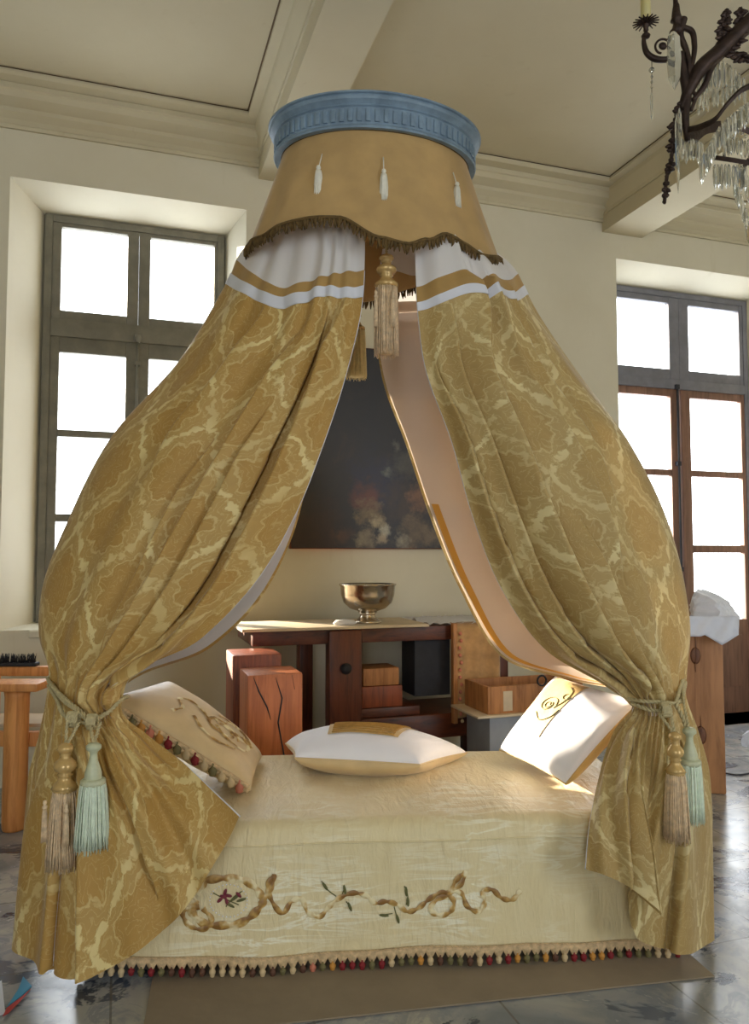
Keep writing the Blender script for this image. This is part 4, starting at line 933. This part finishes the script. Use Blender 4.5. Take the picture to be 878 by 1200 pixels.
# wooden tray-like shelf object and boxes right of the textile
def camblock(name, label, cat, pts_top, zth, mt, group=None):
    """prism whose plan is given by world xy points; from z0 to z1"""
    z0, z1 = zth; c = np.mean([p[:2] for p in pts_top], axis=0); V = [(p[0]-c[0], p[1]-c[1], 0) for p in pts_top]+[(p[0]-c[0], p[1]-c[1], z1-z0) for p in pts_top]; n = len(pts_top)
    F = [list(range(n))[::-1], [n+i for i in range(n)]]+[[i, (i+1) % n, n+(i+1) % n, n+i] for i in range(n)]
    o = tag(mesh_obj(name, V, F, mt, None, False), label, cat, group); o.location = (*map(float, c), float(z0)); return o
gy = 4.16; gx0, gx1 = PY(574, 850, gy)[0], PY(640, 850, gy)[0]; gzt = PY(600, 838, gy)[2]
gb = tag(autosmooth(MB().box(0, gx1-gx0, 0, .32, 0, gzt, .006).build('box', M['card'])), 'grey cardboard box standing on the floor behind the bed, right of the workbench', 'box'); gb.location = (gx0, gy, 0)
tg = thing('wooden_crate', 'open brown wooden crate on top of the grey box', 'crate', (gx0-.02, gy-.02, gzt+.001), 0)
cw = gx1-gx0+.28; ch = PY(600, 803, gy)[2]-gzt
MB().box(-.08, cw, -.03, .36, .0, .015, .003).build('bottom_board', M['pine_top'], tg)
MB().box(.02, cw-.03, 0, .02, .015, ch, .003).build('side_board', M['tan_wood'], tg)
MB().box(.02, cw-.03, .30, .32, .015, ch, .003).build('side_board', M['tan_wood'], tg)
MB().box(.0, .02, 0, .32, .015, ch, .003).build('side_board', M['tan_wood'], tg)
MB().box(cw-.03, cw-.01, 0, .32, .015, ch, .003).build('side_board', M['tan_wood'], tg)
MB().box(.10, .16, -.004, 0, .03, ch-.03, .001).build('paper_tag', M['pine_top'], tg)
m_ = MB(); m_.tube([(cw*.55+.03*math.cos(a), .0, ch+.02+.03*math.sin(a)) for a in np.linspace(0, 2*PI, 17)], .006, 6); m_.build('iron_ring', M['black'], tg)
# oak beam on the right + white wrap
def beam_block():
    d = 4.78; a = P(803, 930, d); b_ = P(852, 934, d-.05); zt_ = P(828, 738, d)[2]
    w = float(np.linalg.norm((b_-a)[:2])); r = thing('oak_beam', 'upright squared oak timber with knots beside the right curtain', 'beam', (a[0], a[1], 0), math.atan2(b_[1]-a[1], b_[0]-a[0]))
    autosmooth(MB().box(-.06, w, 0, .32, 0, zt_, .012).build('timber', M['oak'], r))
    kn = MB()
    for (px, py, q) in ((818, 768, .9), (822, 861, 1.0)):
        p = P(px, py, d); x = np.dot(p-a, (b_-a)/np.linalg.norm(b_-a)); kn.lathe([(0, .004), (.012, .004), (.026*q, .002), (.034*q, 0)], 16, (x, -.001, p[2]), Matrix.Rotation(PI/2, 3, 'X')@Matrix.Diagonal((1, 1.7, 1)))
        kn.tube([(x, -.004, p[2]+.12), (x+.004, -.005, p[2]+.03), (x-.003, -.005, p[2]-.06), (x, -.003, p[2]-.1)], [.001, .003, .003, .001], 5)
    kn.build('knot', wood('dark_knot', srgb(70, 40, 26), srgb(126, 80, 52)), r)
    return zt_, d
zt_, dd = beam_block()
# crumpled wrap: noisy blob draped over the beam top
def crumple(name, label, c, rad, sc, mt, seed, cat='cloth', flat=None):
    bm = bmesh.new(); bmesh.ops.create_icosphere(bm, subdivisions=4, radius=1)
    r = np.random.RandomState(seed); dirs = r.randn(14, 3); dirs /= np.linalg.norm(dirs, axis=1)[:, None]; am = r.uniform(.75, 1.1, 14)
    for v in bm.verts:
        p = np.array(v.co); p /= np.linalg.norm(p); k = np.min(am/np.maximum(dirs@p, .05)); k = min(k, 1.5)*(1+.05*math.sin(p[0]*13+p[1]*9)*math.sin(p[2]*11))
        v.co = Vector((p[0]*k*sc[0], p[1]*k*sc[1], p[2]*k*sc[2]))
        if flat is not None and v.co.z < flat: v.co.z = flat
    me = bpy.data.meshes.new(name); bm.to_mesh(me); bm.free(); me.materials.append(mt)
    o = bpy.data.objects.new(name, me); C.objects.link(o); o.location = tuple(map(float, c)); return tag(o, label, cat)
cw_ = crumple('plastic_wrap', 'crumpled white wrapping heaped on top of the oak timber', P(836, 722, dd+.12), 1, (.15, .12, .12), M['paper'], 4, 'wrapping', flat=-.088)
cw_.location.z = zt_+.090
wf = MB(); a = P(810, 736, dd-.03)
V = []; 
for j in range(9):
    for i in range(13):
        px = 806+60*i/12; py = 722+(24 if i < 4 else 34-abs(i-8)*3)*j/8; V.append(P(px, py, dd-.13-.012*math.sin(i*1.3+j*.5)))
lp = np.array(cw_.location)
fo = mesh_obj('hanging_fold', [v-lp for v in V], [[j*13+i, j*13+i+1, (j+1)*13+i+1, (j+1)*13+i] for j in range(8) for i in range(12)], M['paper'], cw_)
so = fo.modifiers.new('t', 'SOLIDIFY'); so.thickness = .003
fp = PZ(892, 866, .06); crumple('floor_cloth', 'crumpled white cloth on the floor by the right window', (fp[0], fp[1], .062), 1, (.10, .09, .11), M['paper'], 9, flat=-.061)
m_ = MB(); m_.tube(catmull([PZ(845, 905, .008), PZ(862, 908, .008), PZ(880, 906, .008), PZ(905, 900, .008)], 20), .006, 6)
tag(m_.build('power_cable', M['black']), 'thin black cable lying on the marble floor beside the oak timber', 'cable')
# stool / trestle at left edge
st = P(17, 945, 4.15); sg = thing('wooden_trestle', 'orange wooden bench with thick round leg at the left edge', 'bench', (st[0], st[1], 0), -TH)
f_ = 4.15/900
ztp = P(17, 798, 4.15)[2]
m_ = MB().lathe([(.056, 0), (.060, .01), (.062, .05), (.062, ztp-.08), (.068, ztp-.045)], 24); m_.build('leg', M['orange_wood'], sg)
autosmooth(MB().box(-.34, .145, -.09, .09, ztp-.045, ztp, .015).build('top_board', M['orange_wood'], sg))
autosmooth(MB().box(-.34, .30, .28, .34, ztp-.02, ztp+.035, .01).build('back_rail', M['orange_wood'], sg))
autosmooth(MB().box(.15, .19, .28, .34, 0, ztp-.02, .01).build('leg', M['orange_wood'], sg))
autosmooth(MB().box(-.30, -.25, .28, .34, 0, ztp-.02, .01).build('leg', M['orange_wood'], sg))
autosmooth(MB().box(-.34, .26, .03, .075, .42, .50, .01).build('lower_rail', M['orange_wood'], sg))
autosmooth(MB().box(-.34, .30, .12, .40, .505, .525, .006).build('shelf_board', M['pine_top'], sg))
bk = P(3, 788, 4.5); br_ = thing('brush', 'black bristled brush lying on the wooden bench back rail', 'brush', (bk[0], bk[1], ztp+.036), -TH)
br_.location = (*(np.array(sg.location)+RT*(-.13)+FW*.31)[:2], ztp+.036)
MB().box(-.16, .10, -.03, .03, 0, .02, .005).build('handle', M['black'], br_)
m_ = MB()
for k in range(160):
    x, y = rng.uniform(-.15, .09), rng.uniform(-.025, .025); m_.tube([(x, y, .018), (x+rng.uniform(-.01, .01), y, .018+rng.uniform(.035, .055))], [.003, .001], 4)
m_.build('bristles', M['black'], br_)
# leaflet at the lower left
lf = PZ(0, 1190, .004); e1 = PZ(32, 1150, .03)
le = thing('leaflet', 'folded leaflet with blue and red edge lying on the marble floor', 'leaflet', (lf[0], lf[1], 0.0015), 0)
p = [PZ(x, y, .004)-np.array([lf[0], lf[1], 0]) for x, y in ((-25, 1175), (28, 1146), (36, 1156), (12, 1192), (-25, 1206))]
top = [q+np.array([0, 0, .004]) for q in p]
def slab(pts, th, nm, mt):
    n = len(pts); V = [tuple(q) for q in pts]+[tuple(np.array(q)+[0, 0, th]) for q in pts]; F = [list(range(n))[::-1], [n+i for i in range(n)]]+[[i, (i+1) % n, n+(i+1) % n, n+i] for i in range(n)]
    mesh_obj(nm, V, F, mt, le, False)
w3 = lambda l, z: [PZ(x, y, z)-np.array([lf[0], lf[1], 0]) for x, y in l]
slab(w3([(-30, 1165), (2, 1150), (6, 1188), (-30, 1205)], .001), .002, 'white_sheet', M['paper'])
slab(w3([(8, 1182), (22, 1160), (27, 1146), (37, 1157), (24, 1170)], .003), .004, 'blue_edge', plain('blue_print', srgb(40, 140, 180), .5))
slab(w3([(3, 1192), (8, 1182), (24, 1170), (36, 1160), (24, 1174), (10, 1188)], .007), .002, 'red_edge', plain('red_print', srgb(178, 52, 44), .5))

# ================================================================== CHANDELIER (only its left side enters the frame)
CD = 2.45
cb = P(905, 60, CD); ch_ = thing('chandelier', 'wrought bronze chandelier hung with cut crystal prisms, top right', 'chandelier', cb, -TH)
def cl(px, py, d=CD): return rotl(P(px, py, d)-cb)
def iron(paths, name='iron_arm', parent=ch_, n=10):
    m_ = MB()
    for pts, r in paths:
        q = catmull([cl(*p) for p in pts], len(pts)*7); rr = np.interp(np.linspace(0, 1, len(q)), np.linspace(0, 1, len(r)), r) if hasattr(r, '__len__') else r
        m_.tube(q, rr, n)
    return m_, name
m_, _ = iron([([(798, 62), (800, 80), (805, 110), (803, 135), (806, 165)], [.012, .014, .016, .014, .009]),
              ([(800, 32, CD), (810, 36), (814, 52), (812, 72), (806, 92)], [.010, .010, .009, .008, .008]),
              ([(801, 22), (797, 40), (804, 58), (808, 80), (806, 96)], [.014, .012, .010, .009, .008])])
m_.build('arm', M['bronze'], ch_)
# main rising arm, twisted leafy
m_, _ = iron([([(798, 128), (808, 104), (822, 80), (842, 62), (862, 42), (885, 22), (915, 5)], [.010, .020, .026, .026, .026, .030, .032]),
              ([(812, 118), (826, 100), (835, 78), (850, 62)], [.008, .010, .010, .008])]); m_.build('arm', M['bronze'], ch_)
# candle arm with scroll
m_, _ = iron([([(755, 40), (755, 52), (759, 63), (768, 69), (780, 70), (798, 66)], [.006, .008, .010, .011, .010, .008])])
sp = [(776+13.5*(1-.55*q/18)*math.cos(-1.9+q*.36), 56-13.5*(1-.55*q/18)*math.sin(-1.9+q*.36)*1.05) for q in range(19)]
m_.tube(catmull([cl(*p) for p in [(764, 66)]+sp], 90), .0038, 8)
m_.lathe([(0, -.006), (.009, -.006), (.014, 0), (.009, .006), (0, .006)], 14, cl(777, 54), Matrix.Rotation(PI/2, 3, 'X'))
m_.lathe([(0, -.01), (.012, -.006), (.015, 0), (.009, .008), (0, .01)], 14, cl(757, 42)); m_.build('candle_arm', M['bronze'], ch_)
# bobeche: petal rays
m_ = MB(); c0 = cl(757, 26)
for k in range(18):
    a = 2*PI*k/18; m_.tube([c0+np.array([.008*math.cos(a), .008*math.sin(a), -.010]), c0+np.array([.022*math.cos(a), .022*math.sin(a), .001]), c0+np.array([.042*math.cos(a), .042*math.sin(a), -.002])], [.003, .0032, .002], 5)
m_.lathe([(.006, -.035), (.008, -.02), (.012, -.008), (.020, 0), (.020, .006), (0, .008)], 16, c0); m_.build('drip_pan', M['bronze'], ch_)
cdl = tag(MB().lathe([(0, 0), (.0165, 0), (.0160, .05), (.0155, .16), (.012, .17), (0, .172)], 20).build('candle', M['candle']), 'pale yellow candle in the left arm of the chandelier', 'candle')
cdl.location = tuple(map(float, P(757, 24, CD)))
# upper stem with cap and finials
m_, _ = iron([([(791, -12), (792, 5), (793, 20), (797, 34)], [.006, .008, .016, .010])])
m_.lathe([(.006, .05), (.010, .04), (.014, .0), (.020, -.012), (.010, -.02), (.016, -.04), (.024, -.05), (.012, -.062)], 14, cl(793, 20)); m_.build('stem', M['bronze'], ch_)
# acanthus leaf tail at bottom left and leafy crest on the arm
def leafchain(pts, r, name, seed):
    m_ = MB(); q = catmull([cl(*p) for p in pts], 22); rr = np.random.RandomState(seed)
    m_.tube(q, [.006]*len(q), 6)
    for i, p in enumerate(q):
        for s in (-1, 1):
            v_ = rr.randn(3)*.2+np.array([s, -.3, -.5]); v_ /= np.linalg.norm(v_); k = r*(.6+.4*math.sin(i*1.4))*(1-.5*i/len(q))
            m_.tube([p, p+v_*k*.6+[0, 0, -.002], p+v_*k], [.006, .008, .002], 6)
    m_.build(name, M['bronze'], ch_)
leafchain([(798, 120), (792, 140), (789, 160), (787, 185), (782, 205), (779, 236)], .034, 'leaf_spray', 1)
leafchain([(852, 60), (846, 40), (848, 26), (852, 12)], .045, 'leaf_crest', 2)
leafchain([(860, 50), (866, 30), (868, 10)], .045, 'leaf_crest', 3)
leafchain([(862, 62), (872, 68), (886, 64)], .045, 'leaf_crest', 4)
# hoops carrying the prisms
def hoop(pts, w, name='hoop'):
    q = catmull([cl(*p) for p in pts], 40); V = []
    for p in q:
        V += [p+np.array([0, 0, w]), p+np.array([0, -.006, w*.2]), p+np.array([0, 0, -w]), p+np.array([0, .006, 0])]
    n = len(q); F = [[i*4+k, i*4+(k+1) % 4, (i+1)*4+(k+1) % 4, (i+1)*4+k] for i in range(n-1) for k in range(4)]+[[0, 1, 2, 3], [n*4-1, n*4-2, n*4-3, n*4-4]]
    return mesh_obj(name, V, F, M['bronze'], ch_, False)
hoop([(806, 152, 2.40), (822, 148, 2.34), (838, 140, 2.30), (850, 125, 2.28), (866, 108, 2.27), (892, 96, 2.28)], .010)
hoop([(802, 158, 2.46), (814, 160, 2.5), (830, 150, 2.55), (845, 148, 2.58)], .020, 'hoop')
hoop([(834, 184, 2.42), (855, 187, 2.40), (885, 192, 2.40)], .0085)
hoop([(846, 158, 2.40), (862, 150, 2.40), (890, 160, 2.42)], .012)
m_, _ = iron([([(850, 150), (850, 170), (849, 184)], .005), ([(884, 178), (872, 196), (862, 215)], .007), ([(800, 95), (815, 112), (810, 130)], .006)]); m_.build('strut', M['bronze'], ch_)
# prisms
pmesh = MB(); pmesh.lathe([(0, .5), (.06, .47), (.16, .38), (.19, .0), (.15, -.3), (0, -.5)], 6)
def octbead(): return MB().lathe([(0, .5), (.3, .35), (.5, 0), (.3, -.35), (0, -.5)], 8)
first = {}
def prism(px, py0, py1, d, w=.022):
    a, b_ = cl(px, py0, d), cl(px, py1, d); h = a[2]-b_[2]
    if 'p' not in first: o = pmesh.build('crystal_prism', M['crystal'], ch_, False); first['p'] = o
    else: o = first['p'].copy(); C.objects.link(o); o.parent = ch_
    o.location = tuple((a+b_)/2); o.scale = (w*2.4, w*1.8, h); o.rotation_euler = (0, 0, random.uniform(0, 1))
def row(pts, n, length, d, w=.02, jit=3):
    q = catmull([(x, y, 0) for x, y in pts], n)
    for (x, y, _) in q: prism(x+random.uniform(-.6, .6), y, y+length+random.uniform(-jit, jit), d+random.uniform(-.02, .02), w)
row([(800, 162), (815, 163), (822, 166)], 8, 28, 2.48, .020)
row([(822, 186), (832, 168), (842, 150), (856, 135), (872, 122), (888, 112)], 22, 30, 2.30, .017)
row([(838, 192), (855, 192), (874, 194)], 9, 30, 2.40, .017)
row([(850, 158), (862, 160), (878, 165)], 8, 24, 2.44, .016)
row([(820, 92), (832, 74), (845, 70), (858, 76), (872, 90)], 12, 34, 2.50, .018)
row([(818, 112), (836, 104), (852, 100), (866, 96)], 10, 24, 2.52, .016)
row([(862, 205), (866, 218), (872, 235), (876, 252), (878, 262)], 9, 28, 2.38, .017)
row([(868, 190), (874, 200), (880, 215)], 6, 30, 2.42, .018)
prism(790, 36, 106, 2.38, .060); prism(794, 132, 228, 2.42, .018); prism(797, 126, 180, 2.40, .018); prism(764, 108, 143, CD, .014); prism(822, 190, 217, 2.36, .017)
first.clear()
for (px, py, s) in ((764, 82, .02), (764, 90, .010), (764, 96, .010), (764, 102, .010), (866, 152, .014), (870, 156, .014), (874, 160, .014), (878, 165, .014), (860, 149, .013)):
    if 'b' not in first: o = octbead().build('crystal_bead', M['crystal'], ch_, False); first['b'] = o
    else: o = first['b'].copy(); C.objects.link(o); o.parent = ch_
    o.location = tuple(cl(px, py, CD)); o.scale = (s, s, s)
MB().tube([cl(764, 70), cl(764, 110)], .0012, 5).build('wire', M['bronze'], ch_)
# suspension rod to the ceiling (off frame)
r0 = cl(930, 5); m_ = MB(); m_.tube([r0, (r0[0], r0[1], ZC-cb[2])], .012, 10); m_.tube([cl(885, 22), r0], .03, 10); m_.build('suspension_rod', M['bronze'], ch_)

# ================================================================== LIGHT
sc = bpy.context.scene
w = bpy.data.worlds.new('world'); sc.world = w; w.use_nodes = True; bg = w.node_tree.nodes['Background']
bg.inputs[0].default_value = (.88, .94, 1.0, 1); bg.inputs[1].default_value = 6.6
def area(name, loc, rot, sx, sy, power, col=(1, 1, 1), portal=False):
    l = bpy.data.lights.new(name, 'AREA'); l.shape = 'RECTANGLE'; l.size = sx; l.size_y = sy; l.energy = power; l.color = col
    if portal: l.cycles.is_portal = True
    o = bpy.data.objects.new(name, l); C.objects.link(o); o.location = loc; o.rotation_euler = rot; return o
for k, (a, b_, c, d) in enumerate(bh): area('daylight_portal', ((a+b_)/2, YB-.36, (c+d)/2), (PI/2, 0, 0), b_-a, d-c, 1, portal=True)
area('daylight_portal', ((i1[0]+i1[1])/2, FY+.06, (ZS1+ZT_I)/2), (-PI/2, 0, 0), i1[1]-i1[0], ZT_I-ZS1, 1, portal=True)
area('daylight_portal', ((i2[0]+i2[1])/2, FY+.06, ZT_I/2), (-PI/2, 0, 0), i2[1]-i2[0], ZT_I, 1, portal=True)
# sun through the left window onto the right pillow
tgt = P(650, 845, 3.4); src = P(150, 655, 5.15)
dv = src-tgt; dv /= np.linalg.norm(dv)
sl = bpy.data.lights.new('sun', 'SUN'); sl.energy = 22; sl.angle = .01; sl.color = (1, .86, .66)
so_ = bpy.data.objects.new('sun', sl); C.objects.link(so_); so_.rotation_euler = Vector(dv).to_track_quat('Z', 'Y').to_euler()
sc.view_settings.view_transform = 'Standard'; sc.view_settings.look = 'None'; sc.view_settings.exposure = 0.28; sc.view_settings.gamma = 1
sc.view_settings.use_curve_mapping = False
try:
    sc.cycles.max_bounces = 8; sc.cycles.diffuse_bounces = 5; sc.cycles.transparent_max_bounces = 10; sc.cycles.transmission_bounces = 6
    sc.cycles.use_denoising = True; sc.cycles.sample_clamp_indirect = 6; sc.cycles.caustics_refractive = False; sc.cycles.caustics_reflective = False
except Exception: pass
